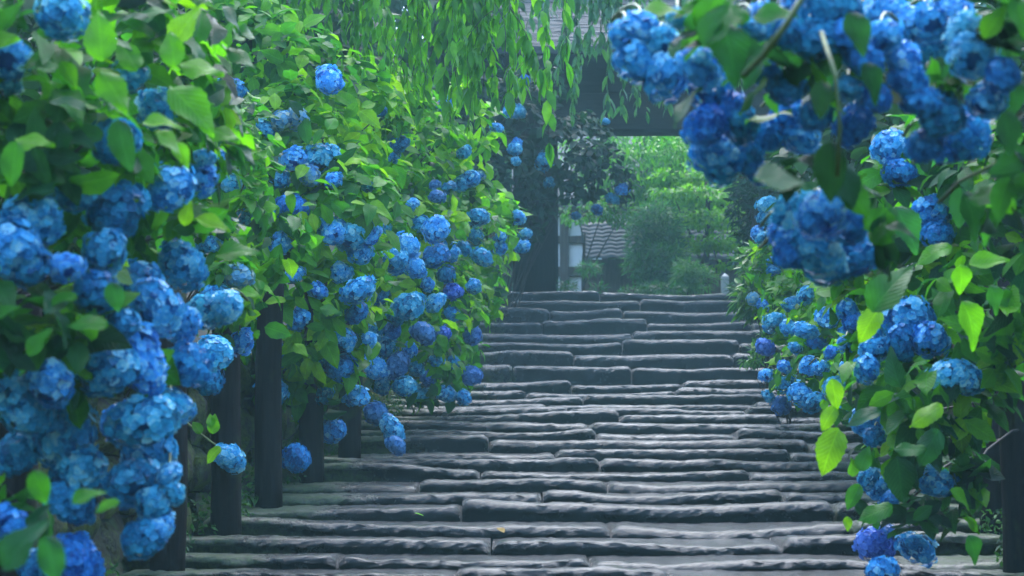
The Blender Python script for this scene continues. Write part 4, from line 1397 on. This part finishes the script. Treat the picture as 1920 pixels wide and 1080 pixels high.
# far wood closing the view beyond the gate
lob = []
for k in range(105):
    x = -26 + 60 * (k % 35) / 34 + random.uniform(-1, 1)
    y = 33 + 5 * (k // 35) + random.uniform(-2, 2)
    h = random.uniform(3, 9.5) + (k // 35 == 1) * 1.5 if k < 70 else 3.6
    lob.append((np.array([x, y, h]), np.array([random.uniform(2.2, 3.4), 1.5, random.uniform(2.2, 3.6)])))
for k in range(40):       # side wood added along the stairs to block low sky
    x = (-9.5 if k % 2 else 10.5) + random.uniform(-1, 1)
    y = -8 + 37 * (k // 2) / 19
    for h in (2.0, 5.0):
        lob.append((np.array([x + random.uniform(-.8, .8), y + random.uniform(-.8, .8), h + random.uniform(-.6, .6)]), np.array([1.7, 1.9, 2.3])))
for k in range(13):  # unseen wood added behind the camera so the risers reflect dark
    for h in (2.0, 5.0):
        lob.append((np.array([-15 + 2.5 * k + random.uniform(-.8, .8), -24 + random.uniform(-1, 1), h - 1]), np.array([2.0, 1.7, 2.4])))
wood = crown(None, lob, 130000, .62, M_WOODS, (.45, .25), TPL_BROAD, name='far_and_screening_wood')
tag(wood, 'green wood on the slope far behind the gate, plus unseen wood added to block low sky', 'wood', kind='stuff')

# the single twig with its flower hanging before the thick post
tvf, tuvf, tqf = leaf_small(.45, .3, .15)
for (px, sz_, mt, tt, i_, lab) in ((945, .075, M_FALLEN, .9, 4, 'faded pink fallen leaf lying on a lower step, left of the middle'), (795, .05, M_LEAF, .8, 5, 'small green fallen leaf on a wet step lip, below the left hedge')):
    fl = ob('fallen_leaf', mk('fallen_leaf', tvf * sz_, tqf, mt, uv=tuvf, attrs={'tint': np.full(len(tvf), tt)}))
    dd, zz = steps[i_]
    fl.location = ((px - 960) / FPX * dd, dd + .05, zz + .028)
    fl.rotation_euler = (R(25), R(8), R(160 if mt == M_FALLEN else 70))
    tag(fl, lab, 'leaf', 'fallen leaves on the steps')
weed_l = []
for sd in (-1, 1):
    for y in np.arange(6.0, 13.5, .42):
        x = (xl(y) - .12 if sd < 0 else xr(y) + .12) + random.uniform(-.1, .1)
        weed_l.append((np.array([x, y, float(gz(y)) + .02]), np.array([.13, .16, random.uniform(.05, .12)])))
tag(crown(None, weed_l, 6500, .032, M_WOODS, (.7, .25), TPL_TINY, name='edge_weeds', up=.6), 'tiny weeds and moss tufts along the edges of the steps', 'weeds', kind='stuff')

# ------------------------------------------------------------------ mist: one closed box of even air
mb = MB()
mb.box((-66, -46, -4), (68, 72, 20.5))
hz = mb.build('haze', None, smooth=False)
hm = bpy.data.materials.new('mist')
hm.use_nodes = True
hn = hm.node_tree
hn.nodes.remove(hn.nodes['Principled BSDF'])
vol = hn.nodes.new('ShaderNodeVolumePrincipled')
vol.inputs['Color'].default_value = (.50, .95, .98, 1)
vol.inputs['Density'].default_value = .0036
hn.links.new(vol.outputs[0], hn.nodes['Material Output'].inputs['Volume'])
hz.data.materials.clear()
hz.data.materials.append(hm)
tag(hz, 'thin bluish rain mist in the air over the whole stairway', 'mist', kind='stuff')
